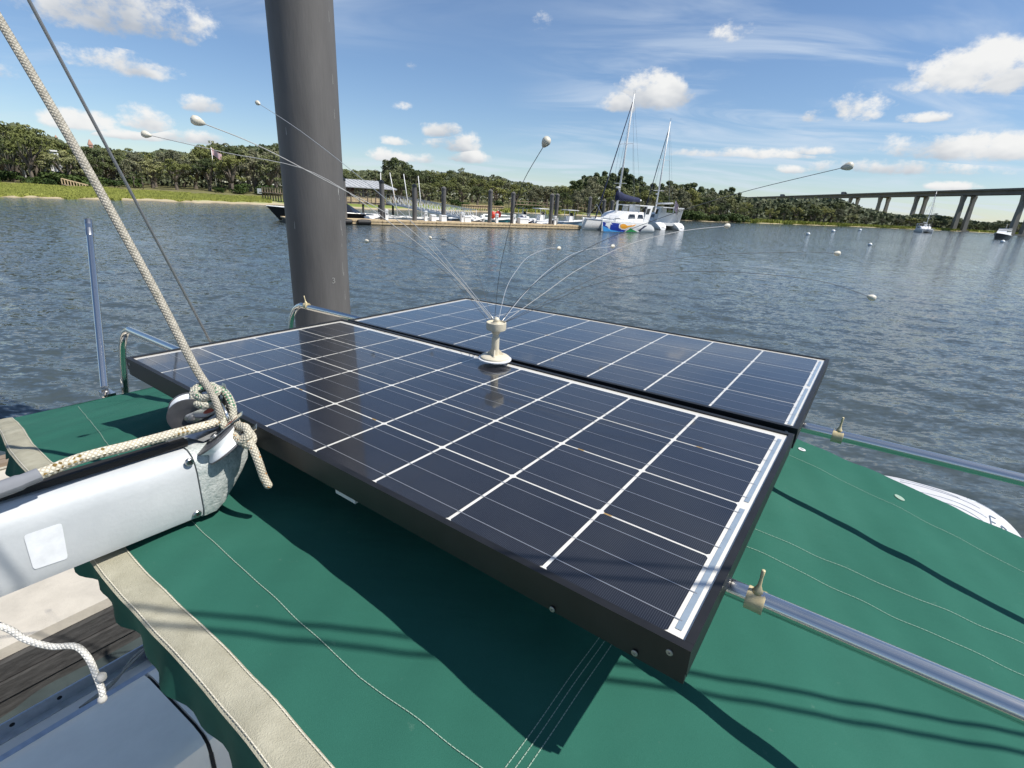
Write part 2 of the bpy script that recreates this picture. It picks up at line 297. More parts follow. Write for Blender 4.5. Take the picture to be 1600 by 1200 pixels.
def mat_rope(name, base, fleck, dark, k=9.0, fl=.12, kk=1):
    m = bpy.data.materials.new(name); m.use_nodes = True; nt = m.node_tree; N = nt.nodes; L = nt.links; P = N['Principled BSDF']
    P.inputs['Roughness'].default_value = .9; P.inputs['Specular IOR Level'].default_value = .15
    tc = N.new('ShaderNodeTexCoord'); sp = N.new('ShaderNodeSeparateXYZ'); L.new(tc.outputs['UV'], sp.inputs[0])
    def M(op, a, b=None):
        n = N.new('ShaderNodeMath'); n.operation = op
        for i, x in enumerate((a, b)):
            if x is None: continue
            if hasattr(x, 'is_linked'): L.new(x, n.inputs[i])
            else: n.inputs[i].default_value = x
        return n.outputs[0]
    # uv: x = length / circumference, y = turn 0..1
    p = M('MULTIPLY', M('ADD', M('MULTIPLY', sp.outputs[0], kk * 1.2), sp.outputs[1]), k * 6.2832); q = M('MULTIPLY', M('SUBTRACT', M('MULTIPLY', sp.outputs[0], kk * 1.2), sp.outputs[1]), k * 6.2832)
    br = M('MULTIPLY', M('SINE', p), M('SINE', q))
    h = M('ABSOLUTE', br)
    n = N.new('ShaderNodeTexNoise'); L.new(tc.outputs['Object'], n.inputs['Vector']); n.inputs['Scale'].default_value = 70; n.inputs['Detail'].default_value = 4
    mx = N.new('ShaderNodeMix'); mx.data_type = 'RGBA'; L.new(M('MINIMUM', M('ADD', M('MULTIPLY', h, 1.2), .25), 1.0), mx.inputs[0]); mx.inputs[6].default_value = (*dark, 1); mx.inputs[7].default_value = (*base, 1)
    wn = N.new('ShaderNodeTexNoise'); L.new(tc.outputs['UV'], wn.inputs['Vector']); wn.inputs['Scale'].default_value = 2.6; wn.inputs['Detail'].default_value = 2
    g = M('GREATER_THAN', wn.outputs[0], 1 - fl - .27)
    m2 = N.new('ShaderNodeMix'); m2.data_type = 'RGBA'; L.new(M('MULTIPLY', g, M('GREATER_THAN', br, .15)), m2.inputs[0]); L.new(mx.outputs[2], m2.inputs[6]); m2.inputs[7].default_value = (*fleck, 1)
    m3 = N.new('ShaderNodeMix'); m3.data_type = 'RGBA'; m3.blend_type = 'MULTIPLY'; m3.inputs[0].default_value = .5; L.new(m2.outputs[2], m3.inputs[6])
    mr = N.new('ShaderNodeMapRange'); L.new(n.outputs[0], mr.inputs[0]); mr.inputs[1].default_value = .3; mr.inputs[2].default_value = .7; mr.inputs[3].default_value = .55; mr.inputs[4].default_value = 1.15
    L.new(mr.outputs[0], m3.inputs[7]); L.new(m3.outputs[2], P.inputs['Base Color'])
    bp = N.new('ShaderNodeBump'); L.new(h, bp.inputs['Height']); bp.inputs['Strength'].default_value = .8; bp.inputs['Distance'].default_value = .0015; L.new(bp.outputs[0], P.inputs['Normal'])
    return m
MT['rope_grey'] = mat_rope('grey_braided_rope', (.48, .45, .38), (.30, .28, .22), (.22, .20, .16), 3)
MT['rope_gold'] = mat_rope('gold_flecked_rope', (.70, .66, .54), (.20, .13, .04), (.36, .31, .22), 3, .17)
MT['rope_green'] = mat_rope('green_flecked_rope', (.60, .58, .48), (.06, .22, .12), (.25, .23, .17), 3, .16)
MT['rope_orange'] = mat_rope('orange_flecked_rope', (.62, .58, .47), (.55, .26, .08), (.26, .23, .17), 3, .13)
MT['rope_white'] = mat_rope('white_twisted_rope', (.80, .79, .75), (.72, .70, .66), (.45, .44, .42), 2, .02)
# ------------------------------------------------------------------ mesh helpers
class MB:
    def __init__(s): s.v = []; s.f = []; s.uv = []; s.hasuv = False
    def add(s, vs, fs, uvs=None):
        o = len(s.v); s.v += [tuple(map(float, p)) for p in vs]; s.f += [tuple(i + o for i in f) for f in fs]
        if uvs is not None: s.hasuv = True; s.uv += list(uvs)
        else: s.uv += [(0, 0)] * len(vs)
        return s
    def quad(s, a, b, c, d): return s.add([a, b, c, d], [(0, 1, 2, 3)])
    def box(s, c, sz, ax=None):
        c = np.array(c, float); ax = np.eye(3) if ax is None else np.array(ax, float); h = np.array(sz, float) / 2
        vs = [c + ax[0] * h[0] * i + ax[1] * h[1] * j + ax[2] * h[2] * k for i in (-1, 1) for j in (-1, 1) for k in (-1, 1)]
        return s.add(vs, [(0, 1, 3, 2), (4, 6, 7, 5), (0, 4, 5, 1), (2, 3, 7, 6), (0, 2, 6, 4), (1, 5, 7, 3)])
    def beam(s, a, b, w, h, up=(0, 0, 1)):
        a = np.array(a, float); b = np.array(b, float); d = b - a; l = np.linalg.norm(d); d /= l; up = np.array(up, float)
        sd = np.cross(d, up); sd /= np.linalg.norm(sd); u2 = np.cross(sd, d)
        return s.box((a + b) / 2, (l, w, h), (d, sd, u2))
    def tube(s, path, r, n=10, cap=True, uvlen=None):
        P = [np.array(p, float) for p in path]; m = len(P); R = r if hasattr(r, '__len__') else [r] * m
        T = [];
        for i in range(m):
            t = P[min(i + 1, m - 1)] - P[max(i - 1, 0)]; T.append(t / (np.linalg.norm(t) + 1e-12))
        a = np.array([0, 0, 1.]) if abs(T[0][2]) < .9 else np.array([1., 0, 0]); nrm = np.cross(T[0], a); nrm /= np.linalg.norm(nrm)
        vs = []; uvs = []; L = 0
        for i in range(m):
            if i: 
                L += np.linalg.norm(P[i] - P[i - 1]); nrm = nrm - T[i] * np.dot(nrm, T[i]); nrm /= np.linalg.norm(nrm)
            bn = np.cross(T[i], nrm); rr = max(R[i], 1e-4)
            for k in range(n + 1):
                ang = 2 * math.pi * k / n; vs.append(P[i] + (nrm * math.cos(ang) + bn * math.sin(ang)) * R[i]); uvs.append((L / (6.283 * max(R)), k / n))
        fs = [(i * (n + 1) + k, i * (n + 1) + k + 1, (i + 1) * (n + 1) + k + 1, (i + 1) * (n + 1) + k) for i in range(m - 1) for k in range(n)]
        if cap: fs += [tuple(range(n - 1, -1, -1)), tuple((m - 1) * (n + 1) + k for k in range(n))]
        return s.add(vs, fs, uvs)
    def lathe(s, prof, c, ax=(0, 0, 1), n=24):
        ax = np.array(ax, float); ax /= np.linalg.norm(ax); a = np.array([1., 0, 0]) if abs(ax[0]) < .9 else np.array([0, 1., 0])
        e1 = np.cross(ax, a); e1 /= np.linalg.norm(e1); e2 = np.cross(ax, e1); c = np.array(c, float)
        vs = [c + ax * z + (e1 * math.cos(2 * math.pi * k / n) + e2 * math.sin(2 * math.pi * k / n)) * r for r, z in prof for k in range(n)]
        m = len(prof); fs = [(i * n + k, i * n + (k + 1) % n, (i + 1) * n + (k + 1) % n, (i + 1) * n + k) for i in range(m - 1) for k in range(n)]
        fs += [tuple(range(n - 1, -1, -1)), tuple((m - 1) * n + k for k in range(n))]
        return s.add(vs, fs)
    def ball(s, c, r, n=10, sc=(1, 1, 1)):
        vs = []; m = n // 2 + 1
        for i in range(m + 1):
            th = math.pi * i / m
            for k in range(n): ph = 2 * math.pi * k / n; vs.append((c[0] + r * sc[0] * math.sin(th) * math.cos(ph), c[1] + r * sc[1] * math.sin(th) * math.sin(ph), c[2] + r * sc[2] * math.cos(th)))
        return s.add(vs, [(i * n + k, (i + 1) * n + k, (i + 1) * n + (k + 1) % n, i * n + (k + 1) % n) for i in range(m) for k in range(n)])
    def prism(s, poly, d):
        n = len(poly); P = [np.array(p, float) for p in poly]; d = np.array(d, float)
        return s.add(P + [p + d for p in P], [tuple(range(n - 1, -1, -1)), tuple(range(n, 2 * n))] + [(i, (i + 1) % n, (i + 1) % n + n, i + n) for i in range(n)])
    def loft(s, secs, capa=True, capb=True):
        n = len(secs[0]); vs = [p for c in secs for p in c]; m = len(secs)
        fs = [(i * n + k, i * n + k + 1, (i + 1) * n + k + 1, (i + 1) * n + k) for i in range(m - 1) for k in range(n - 1)]
        if capa: fs.append(tuple(range(n - 1, -1, -1)))
        if capb: fs.append(tuple((m - 1) * n + k for k in range(n)))
        return s.add(vs, fs)
    def grid(s, fn, nu, nv):
        vs = [fn(i / nu, j / nv) for i in range(nu + 1) for j in range(nv + 1)]
        return s.add(vs, [(i * (nv + 1) + j, (i + 1) * (nv + 1) + j, (i + 1) * (nv + 1) + j + 1, i * (nv + 1) + j + 1) for i in range(nu) for j in range(nv)])
    def xf(s, fn): s.v = [tuple(map(float, fn(np.array(p)))) for p in s.v]; return s
    def mesh(s, name, m, off=(0, 0, 0), smooth=False):
        me = bpy.data.meshes.new(name); o = np.array(off, float); me.from_pydata([tuple(np.array(p) - o) for p in s.v], [], s.f)
        if s.hasuv:
            ul = me.uv_layers.new(name='UVMap'); idx = np.empty(len(me.loops), dtype=np.int32); me.loops.foreach_get('vertex_index', idx)
            ul.data.foreach_set('uv', np.array(s.uv, dtype=np.float32)[idx].ravel())
        me.materials.append(MT[m] if isinstance(m, str) else m)
        if smooth is True: me.polygons.foreach_set('use_smooth', [True] * len(me.polygons))
        elif smooth:
            me.polygons.foreach_set('use_smooth', [True] * len(me.polygons)); me.set_sharp_from_angle(angle=math.radians(smooth))
        return me
    def build(s, name, m, parent=None, smooth=False):
        off = (0, 0, 0)
        if parent is not None:
            r = parent
            while r.parent: r = r.parent
            off = r.location
        o = bpy.data.objects.new(name, s.mesh(name, m, off, smooth)); COL.objects.link(o); o.parent = parent
        return o
def tag(o, label=None, cat=None, group=None, kind=None):
    if label: o['label'] = label
    if cat: o['category'] = cat
    if group: o['group'] = group
    if kind: o['kind'] = kind
    return o
def thing(name, label, cat, loc=(0, 0, 0), group=None):
    o = bpy.data.objects.new(name, None); COL.objects.link(o); o.location = [float(x) for x in loc]; o.empty_display_size = .1
    return tag(o, label, cat, group)
def solo(mb, name, m, label, cat, loc=None, smooth=False, group=None):
    loc = mb.v[0] if loc is None else loc
    o = bpy.data.objects.new(name, mb.mesh(name, m, loc, smooth)); COL.objects.link(o); o.location = [float(x) for x in loc]
    return tag(o, label, cat, group)
def copy_tree(o, parent=None):
    c = o.copy(); COL.objects.link(c); c.parent = parent
    for ch in o.children: copy_tree(ch, c)
    return c
def catmull(P, k=8):
    P = [np.array(p, float) for p in P]; Q = [2 * P[0] - P[1]] + P + [2 * P[-1] - P[-2]]; out = []
    for i in range(1, len(Q) - 2):
        for j in range(k):
            t = j / k; a, b, c, d = Q[i - 1:i + 3]
            out.append(.5 * (2 * b + (c - a) * t + (2 * a - 5 * b + 4 * c - d) * t * t + (3 * b - a - 3 * c + d) * t ** 3))
    out.append(P[-1]); return out
def interp(x, tab): return float(np.interp(x, [t[0] for t in tab], [t[1] for t in tab]))
# ================================================================== SETTING
# ------------------------------------------------------------------ water
def make_water():
    rs = np.concatenate([[0.0], np.geomspace(1.2, 3500, 520)])
    front = np.linspace(-66, 66, 430); back = np.linspace(66, 294, 62)[1:-1]
    ang = np.radians(np.concatenate([front, back])); na = len(ang); nr = len(rs)
    A, R = np.meshgrid(ang, rs); X = R * np.sin(A); Y = R * np.cos(A); Z = np.zeros_like(X)
    rg = np.random.RandomState(4); dr = np.maximum(R * .0155, R * np.radians(132 / 430)) + .02
    for i in range(70):
        lam = .25 * (9 ** rg.rand()); th = 1.35 + rg.randn() * .55; k = 2 * math.pi / lam
        amp = .0042 * lam ** .75 * (.5 + rg.rand()); ph = rg.rand() * 6.28
        att = np.exp(-(k * dr) ** 2 * .12)
        t = k * (X * math.cos(th) + Y * math.sin(th)) + ph
        Z += amp * att * (np.sin(t) + .28 * np.sin(2 * t + 1.2))
    Z *= np.clip(1.1 - R / 900, 0, 1)
    vs = np.stack([X, Y, Z], -1).reshape(-1, 3)
    i = np.arange(nr - 1)[:, None]; j = np.arange(na)[None, :]; j2 = (j + 1) % na
    fs = np.stack([i * na + j, i * na + j2, (i + 1) * na + j2, (i + 1) * na + j], -1).reshape(-1, 4)[:, ::-1]
    me = bpy.data.meshes.new('water'); me.vertices.add(len(vs)); me.vertices.foreach_set('co', vs.ravel().astype(np.float32))
    me.loops.add(fs.size); me.loops.foreach_set('vertex_index', fs.ravel().astype(np.int32))
    me.polygons.add(len(fs)); me.polygons.foreach_set('loop_start', np.arange(0, fs.size, 4, dtype=np.int32)); me.polygons.foreach_set('loop_total', np.full(len(fs), 4, dtype=np.int32))
    me.update(calc_edges=True); me.polygons.foreach_set('use_smooth', np.ones(len(fs), dtype=bool)); me.materials.append(MT['water'])
    o = bpy.data.objects.new('water', me); COL.objects.link(o); tag(o, 'rippled blue grey river water', 'water', kind='structure')
make_water()
# ------------------------------------------------------------------ shore terrain
def azi(p): return math.atan2(p[0], p[1])
WL = [(-900, 296), (-400, 300), (-150, 305), (0, 308), (100, 311), (210, 314), (300, 317), (390, 319.5), (432, 320.5), (500, 325), (600, 328), (740, 331), (830, 333.5), (900, 337), (1000, 341.5), (1060, 344), (1120, 347), (1204, 349.5), (1270, 352), (1390, 356.7), (1492, 361.2), (1582, 366), (1750, 375), (2000, 389)]
SH = sorted([(azi(at_z(x, y, 0)), float(np.hypot(*at_z(x, y, 0)[:2]))) for x, y in WL])
def rshore(a): return interp(a, SH)
PROF = [(-25, -1.5), (-2, -.25), (0, 0), (3, .22), (10, .36), (38, .72), (56, 1.1), (100, 1.6), (400, 3.0), (2600, 4.0)]
def gz(off): return interp(off, PROF)
def make_shore():
    a0, a1 = SH[0][0], SH[-1][0]; na = 260; offs = [-25, -2, 0, 1, 3, 6, 10, 18, 28, 38, 47, 56, 75, 100, 150, 250, 400, 900, 2600]
    mb = MB(); rg = random.Random(3)
    def fn(s, t):
        a = a0 + (a1 - a0) * s; off = offs[int(round(t * (len(offs) - 1)))]; k = 1 + .0 * s
        r = max(rshore(a) + 1.2 * math.sin(a * 140) + .7 * math.sin(a * 377) + off, 5)
        return (r * math.sin(a), r * math.cos(a), gz(off) + (.06 * math.sin(a * 200 + off) if off > 3 else 0))
    mb.grid(fn, na, len(offs) - 1); mb.f = [f[::-1] for f in mb.f]
    o = mb.build('shore_ground', 'ground', None, True); tag(o, 'sandy and grassy river bank', 'ground', kind='structure')
make_shore()
def polar(a, r, z=0.): return np.array([r * math.sin(a), r * math.cos(a), z])
# marsh grass: uncountable blades
def make_marsh():
    rg = np.random.RandomState(11); mb_v = []; mb_f = []
    def patch(pxa, pxb, offa, offb, n, h0, h1, w):
        aa = azi(ray(pxa, interp(pxa, WL))); ab = azi(ray(pxb, interp(pxb, WL)))
        for _ in range(n):
            a = aa + (ab - aa) * rg.rand(); t = rg.rand() ** 1.3; off = offa + (offb - offa) * t
            edge = 1.5 * math.sin(a * 90) + 1.0 * math.sin(a * 240)
            r = rshore(a) + off + edge; z = gz(off + edge) - .05; h = h0 + (h1 - h0) * rg.rand(); x, y = r * math.sin(a), r * math.cos(a)
            for q in range(2):
                th = rg.rand() * 3.14; cx, cy = math.cos(th) * w, math.sin(th) * w; lx, ly = (rg.rand(2) - .5) * .5 * h
                o = len(mb_v); mb_v.extend([(x - cx, y - cy, z), (x + cx, y + cy, z), (x + lx + cx * .5, y + ly + cy * .5, z + h), (x + lx - cx * .3, y + ly - cy * .3, z + h * .9)])
                mb_f.append((o, o + 1, o + 2, o + 3))
    patch(-60, 190, 1.5, 46, 18000, .16, .36, .14)
    patch(190, 300, 4, 40, 9000, .16, .36, .14)
    patch(300, 425, 5.5, 34, 9000, .16, .36, .14)
    patch(1150, 1425, 2, 22, 4200, .7, 1.5, .5)
    patch(1425, 1600, 4, 30, 1800, .7, 1.6, .9)
    patch(780, 900, 2, 14, 900, .5, .9, .25)
    me = bpy.data.meshes.new('marsh_grass'); me.from_pydata(mb_v, [], mb_f); me.materials.append(MT['grass'])
    o = bpy.data.objects.new('marsh_grass', me); COL.objects.link(o); tag(o, 'yellow green marsh grass along the river banks', 'grass', kind='stuff')
make_marsh()
# ------------------------------------------------------------------ trees
def leaves(mb, lobes, n, s0, s1, rg, flat=.75):
    tot = sum(l[3] ** 2 for l in lobes)
    for (x, y, z, r) in lobes:
        for _ in range(int(n * r * r / tot)):
            d = np.array([rg.gauss(0, 1), rg.gauss(0, 1), rg.gauss(0, 1)]); d /= np.linalg.norm(d)
            if d[2] < -.35 and rg.random() < .6: d[2] *= -1
            k = r * (.55 + .5 * rg.random() ** .6); c = np.array([x, y, z]) + d * k * np.array([1, 1, flat])
            nn = d * .7 + np.array([rg.gauss(0, .6), rg.gauss(0, .6), .45 + rg.gauss(0, .5)]); nn /= np.linalg.norm(nn)
            t = np.cross(nn, [rg.gauss(0, 1), rg.gauss(0, 1), rg.gauss(0, 1)]); t /= np.linalg.norm(t); b = np.cross(nn, t); s = s0 + (s1 - s0) * rg.random()
            mb.add([c + t * s, c + b * s * .6, c - t * s * .9, c - b * s * .7], [(0, 1, 2, 3)])
def make_oak(seed, shape=1., leafm='leaf_oak', dens=4200, hi=.16):
    rg = random.Random(seed); root = thing('live_oak', 'x', 'tree')
    tr = MB(); lob = []; fork = hi + .1 * rg.random()
    tr.tube(catmull([(0, 0, -.05), (.01, 0, fork * .5), (.02 * rg.uniform(-1, 1), .02 * rg.uniform(-1, 1), fork)], 3), [.05 - .0025 * i for i in range(7)], 7)
    nl = rg.randint(5, 7)
    for i in range(nl):
        a = 6.283 * i / nl + rg.uniform(-.4, .4); rr = rg.uniform(.16, .36) * shape; zz = rg.uniform(.52, .82)
        p = [(0, 0, fork * .9), (rr * .35 * math.cos(a), rr * .35 * math.sin(a), fork + .16 + rg.uniform(-.02, .05)), (rr * .8 * math.cos(a + .3), rr * .8 * math.sin(a + .3), zz - .1), (rr * math.cos(a), rr * math.sin(a), zz)]
        c = catmull(p, 3); tr.tube(c, [.028 - .0022 * k for k in range(len(c))], 5)
        lob.append((p[-1][0], p[-1][1], p[-1][2], rg.uniform(.08, .12)))
    base = list(lob)
    for (x, y, z, r) in base:
        for i in range(4): lob.append((x + rg.gauss(0, .085), y + rg.gauss(0, .085), z + rg.gauss(.0, .05), rg.uniform(.045, .085)))
    for i in range(16):
        a = rg.uniform(0, 6.283); rr = .38 * shape * math.sqrt(rg.random()); zz = .52 + .44 * math.sqrt(max(0, 1 - (rr / (.44 * shape)) ** 2)) * rg.uniform(.35, 1)
        lob.append((rr * math.cos(a), rr * math.sin(a), zz, rg.uniform(.05, .10)))
    for i in range(8):
        a = rg.uniform(0, 6.283); rr = rg.uniform(.32, .46) * shape; lob.append((rr * math.cos(a), rr * math.sin(a), rg.uniform(.34, .55), rg.uniform(.05, .085)))
    cr = MB(); leaves(cr, lob, dens, .011, .026, rg, .66)
    ms = MB()
    for _ in range(150):
        x, y, z, r = rg.choice(lob); a = rg.uniform(0, 6.283); q = rg.uniform(.3, 1) * r; l = rg.uniform(.05, .13); w = rg.uniform(.006, .012); th = rg.uniform(0, 3.14)
        c = np.array([x + q * math.cos(a), y + q * math.sin(a), z - r * .35]); e = np.array([math.cos(th), math.sin(th), 0]) * w
        ms.add([c - e, c + e, c + e * .4 - [0, 0, l], c - e * .5 - [0, 0, l * .8]], [(0, 1, 2, 3)])
    tr.build('trunk', 'bark', root, True); c = cr.build('crown', leafm, root); mo = ms.build('moss', 'moss', c); mo['kind'] = 'stuff'
    return root
def make_pine(seed):
    rg = random.Random(seed); root = thing('pine_tree', 'x', 'tree'); tr = MB(); lob = []
    tr.tube([(0, 0, -.03), (.01, 0, .4), (.0, .01, .93)], [.02, .016, .006], 6)
    for i in range(15):
        a = rg.uniform(0, 6.283); z = rg.uniform(.5, .95); rr = rg.uniform(.03, .20) * (1.15 - max(0, z - .7) * 2.6)
        p = (rr * math.cos(a), rr * math.sin(a), z); lob.append((*p, rg.uniform(.055, .10)))
        tr.tube([(0, 0, z - .05), p], [.006, .003], 4)
    cr = MB(); leaves(cr, lob, 2300, .013, .028, rg, .7)
    tr.build('trunk', 'pinebark', root, True); cr.build('crown', 'leaf_pine', root); return root
def make_shrub(seed):
    rg = random.Random(seed); root = thing('shrub', 'x', 'shrub'); lob = [(rg.uniform(-.5, .5), rg.uniform(-.5, .5), rg.uniform(.2, .7), rg.uniform(.22, .4)) for _ in range(9)]
    cr = MB(); leaves(cr, lob, 700, .05, .10, rg, .8); st = MB()
    for l in lob[:4]: st.tube([(0, 0, -.1), (l[0], l[1], l[2])], [.03, .01], 4)
    st.build('stem', 'bark', root); cr.build('foliage', 'leaf_bush', root); return root
def make_palm(seed):
    rg = random.Random(seed); root = thing('palmetto', 'x', 'palm tree'); t = MB(); t.tube([(0, 0, -.05), (.01, 0, .4), (0, 0, .8)], [.028, .022, .024], 7); fr = MB()
    for i in range(34):
        a = rg.uniform(0, 6.283); el = rg.uniform(-.7, 1.3); L = rg.uniform(.16, .24); d = np.array([math.cos(a) * math.cos(el), math.sin(a) * math.cos(el), math.sin(el)]); s = np.array([-math.sin(a), math.cos(a), 0])
        b = np.array([0, 0, .8]); p1 = b + d * L * .6; p2 = b + d * L + [0, 0, -.05]
        for q in range(5):
            w = (q - 2) * .035; fr.add([b + d * .06, p1 + s * (w - .009), p2 + s * w * 1.6, p1 + s * (w + .009)], [(0, 1, 2, 3)])
    t.build('trunk', 'bark', root, True); fr.build('frond', 'frond', root); return root
OAKS = [make_oak(*q) for q in ((1, 1., 'leaf_oak', 4200, .16), (2, 1.1, 'leaf_bright', 4000, .2), (3, .8, 'leaf_oak', 3600, .28), (4, 1.15, 'leaf_grey', 4400, .14), (5, .95, 'leaf_dark', 4400, .2), (6, .75, 'leaf_grey', 3000, .30), (7, 1.2, 'leaf_oak', 4600, .15), (8, .9, 'leaf_bright', 3200, .26), (9, 1.05, 'leaf_dark', 4600, .12))]
PINES = [make_pine(s) for s in (11, 12, 13)]; SHRUBS = [make_shrub(s) for s in (21, 22, 23)]; PALMS = [make_palm(31)]
TOP = [(-200, 175), (0, 178), (22, 174), (42, 188), (55, 208), (72, 197), (92, 205), (102, 217), (160, 221), (200, 227), (225, 234), (250, 221), (275, 226), (300, 229), (320, 215), (345, 212), (380, 216), (410, 213), (470, 220), (540, 258), (560, 260), (578, 256), (600, 262), (607, 247), (628, 244), (642, 256), (700, 262), (740, 262), (758, 268), (780, 266), (800, 276), (822, 278), (850, 285), (888, 286), (902, 275), (916, 266), (932, 263), (948, 269), (962, 267), (976, 261), (988, 262), (1002, 276), (1012, 283), (1030, 285), (1045, 281), (1072, 278), (1083, 282), (1092, 292), (1105, 286), (1117, 289), (1126, 299), (1136, 286), (1150, 297), (1172, 303), (1200, 305), (1260, 305), (1315, 304), (1332, 311), (1350, 320), (1380, 328), (1412, 334), (1445, 333), (1475, 334), (1500, 340), (1550, 346), (1575, 342), (1620, 347), (1800, 352)]
used = set()
def plant(protos, px, r_off, frac, label, group, width=1., jit=4):
    y = interp(px, TOP); a = azi(ray(px, y)); r = rshore(a) + r_off
    d = ray(px, y); zt = H + r * d[2] / math.hypot(d[0], d[1]); z0 = gz(r_off)
    h = max((zt - z0) * frac, 2.5)
    p = rnd.choice(protos)
    if p.name not in used: used.add(p.name); o = p
    else: o = copy_tree(p)
    o.location = tuple(float(x) for x in polar(a, r, z0)); o.rotation_euler = (0, 0, rnd.uniform(0, 6.28)); w = h * width * rnd.uniform(.9, 1.15)
    o.scale = (w, w, h); tag(o, label, 'tree' if protos is not PALMS else 'palm tree', group)
def rows(pxa, pxb, step, offs, fracs, protos, label, group, width):
    for off, fr in zip(offs, fracs):
        x = pxa + rnd.uniform(0, step)
        while x < pxb:
            plant(protos, x, off + rnd.uniform(-5, 5) * (off > 12), fr * rnd.uniform(.86, 1.04), label, group, width * rnd.uniform(.8, 1.15)); x += step * rnd.uniform(.7, 1.3)
rows(-60, 455, 27, (94, 74), (1.0, .93), OAKS, 'moss hung live oak in the wood behind the marsh left of the big pile', 'live oaks behind the left marsh', 1.0)
rows(-40, 455, 40, (57,), (.78,), OAKS, 'live oak at the front of the wood facing the left marsh', 'front live oaks by the left marsh', 1.1)
rows(520, 900, 25, (92, 70), (1.0, .9), OAKS, 'live oak in the wood behind the marina between pile and catamarans', 'live oaks behind the marina', 1.0)
rows(530, 900, 30, (46,), (.66,), OAKS, 'live oak at the front of the wood by the marina seawall', 'front live oaks behind the marina', 1.15)
rows(895, 1015, 15, (52, 34), (1.0, .95), PINES, 'tall dark pine rising behind the moored catamarans', 'pines behind the catamarans', .95)
rows(880, 1180, 24, (30, 18, 8), (.84, .72, .52), OAKS, 'oak on the wooded point behind and right of the catamarans', 'oaks on the wooded point', .95)
rows(1020, 1165, 14, (44,), (1.0,), PINES, 'pine top standing above the wooded point right of the catamarans', 'pines on the wooded point', 1.0)
rows(1170, 1400, 22, (70, 40, 14), (1.0, .85, .6), OAKS, 'oak on the far bank in front of the bridge approach', 'oaks on the far bank before the bridge', 1.1)
rows(1400, 1620, 16, (60, 25), (1.0, .75), OAKS, 'distant oak on the far bank beyond the bridge piers', 'distant oaks beyond the bridge', 1.5)
for px in (198, 212): plant(PALMS, px, 50, .42, 'palmetto among the oaks behind the left marsh', 'palmettos on the left bank', .9)
for i in range(84):
    px = rnd.uniform(1040, 1170) if i > 50 else rnd.choice([rnd.uniform(-20, 215), rnd.uniform(335, 440), rnd.uniform(-20, 215), rnd.uniform(700, 900)]); a = azi(ray(px, 300)); off = rnd.uniform(46, 58) if px < 460 else rnd.uniform(24, 34) if px < 950 else rnd.uniform(2, 7)
    o = SHRUBS[i % 3]; o = o if i < 3 else copy_tree(o); r = rshore(a) + off; o.location = tuple(float(x) for x in polar(a, r, gz(off))); s = rnd.uniform(1.3, 2.8) * (1.25 if i > 50 else 1); o.scale = (s * 1.3, s * 1.3, s); o.rotation_euler = (0, 0, rnd.uniform(0, 6))
    tag(o, 'green shrub at the foot of the oaks behind the ' + ('left marsh' if px < 460 else 'marina' if px < 950 else 'waterline right of the catamarans'), 'shrub', 'shrubs at the foot of the oaks')
# the unbroken wood behind the countable trees
def make_wood():
    rg = np.random.RandomState(5); V = []; Fc = []
    for i in range(46000):
        px = rg.uniform(-80, 1640); y = interp(px, TOP); d = ray(px, y); a = azi(d); off = rg.uniform(80, 150) if px < 900 else rg.uniform(35, 90); r = rshore(a) + off
        zt = H + r * d[2] / math.hypot(d[0], d[1]); z = gz(off) + (zt * .84 - gz(off)) * rg.rand() ** .8
        s = .35 + .5 * rg.rand() if px < 1180 else .7 + .9 * rg.rand()
        c = polar(a, r, z); n = np.array([-math.sin(a), -math.cos(a), .6]) + rg.randn(3) * .6; n /= np.linalg.norm(n); t = np.cross(n, rg.randn(3)); t /= np.linalg.norm(t); b = np.cross(n, t)
        o = len(V); V += [tuple(c + t * s), tuple(c + b * s * .7), tuple(c - t * s), tuple(c - b * s * .6)]; Fc.append((o, o + 1, o + 2, o + 3))
    me = bpy.data.meshes.new('background_wood'); me.from_pydata(V, [], Fc); me.materials.append(MT['leaf_far'])
    o = bpy.data.objects.new('background_wood', me); COL.objects.link(o); tag(o, 'dense green wood filling in behind the shore trees', 'wood', kind='stuff')
make_wood()
# ------------------------------------------------------------------ bridge
BR = 30.0
ba = at_z(1200, 308.6, BR); bb = at_z(1600, 297.2, BR); bd = (bb - ba) / np.linalg.norm(bb - ba); bn = np.cross(bd, [0, 0, 1.]); 
if bn[1] > 0: bn = -bn     # towards the camera
def on_bridge(px):
    n = bn; d = ray(px, 303); t = ((ba - EYE) @ n) / (d @ n); p = EYE + d * t; p[2] = BR; return p
br = thing('highway_bridge', 'long concrete highway bridge on paired piers across the right of the river', 'bridge', (*ba[:2], 0))
e0 = on_bridge(1140); e1 = bb + bd * 260
mb = MB(); mb.beam(e0 - [0, 0, .45] - bn * 5, e1 - [0, 0, .45] - bn * 5, 12.4, .5); mb.build('deck', 'bridge', br)
for k in range(5): 
    m = MB(); off = -bn * (.9 + 2.05 * k); m.beam(e0 - [0, 0, 2.0] + off, e1 - [0, 0, 2.0] + off, .7, 2.55); m.build('girder', 'bridge', br)
for s in (1.25, -11.3):
    m = MB(); m.beam(e0 + [0, 0, .2] + bn * s, e1 + [0, 0, .2] + bn * s, .35, .95); m.build('parapet', 'bridge', br)
q2, q3 = on_bridge(1452), on_bridge(1527); span = np.linalg.norm(q3 - q2)
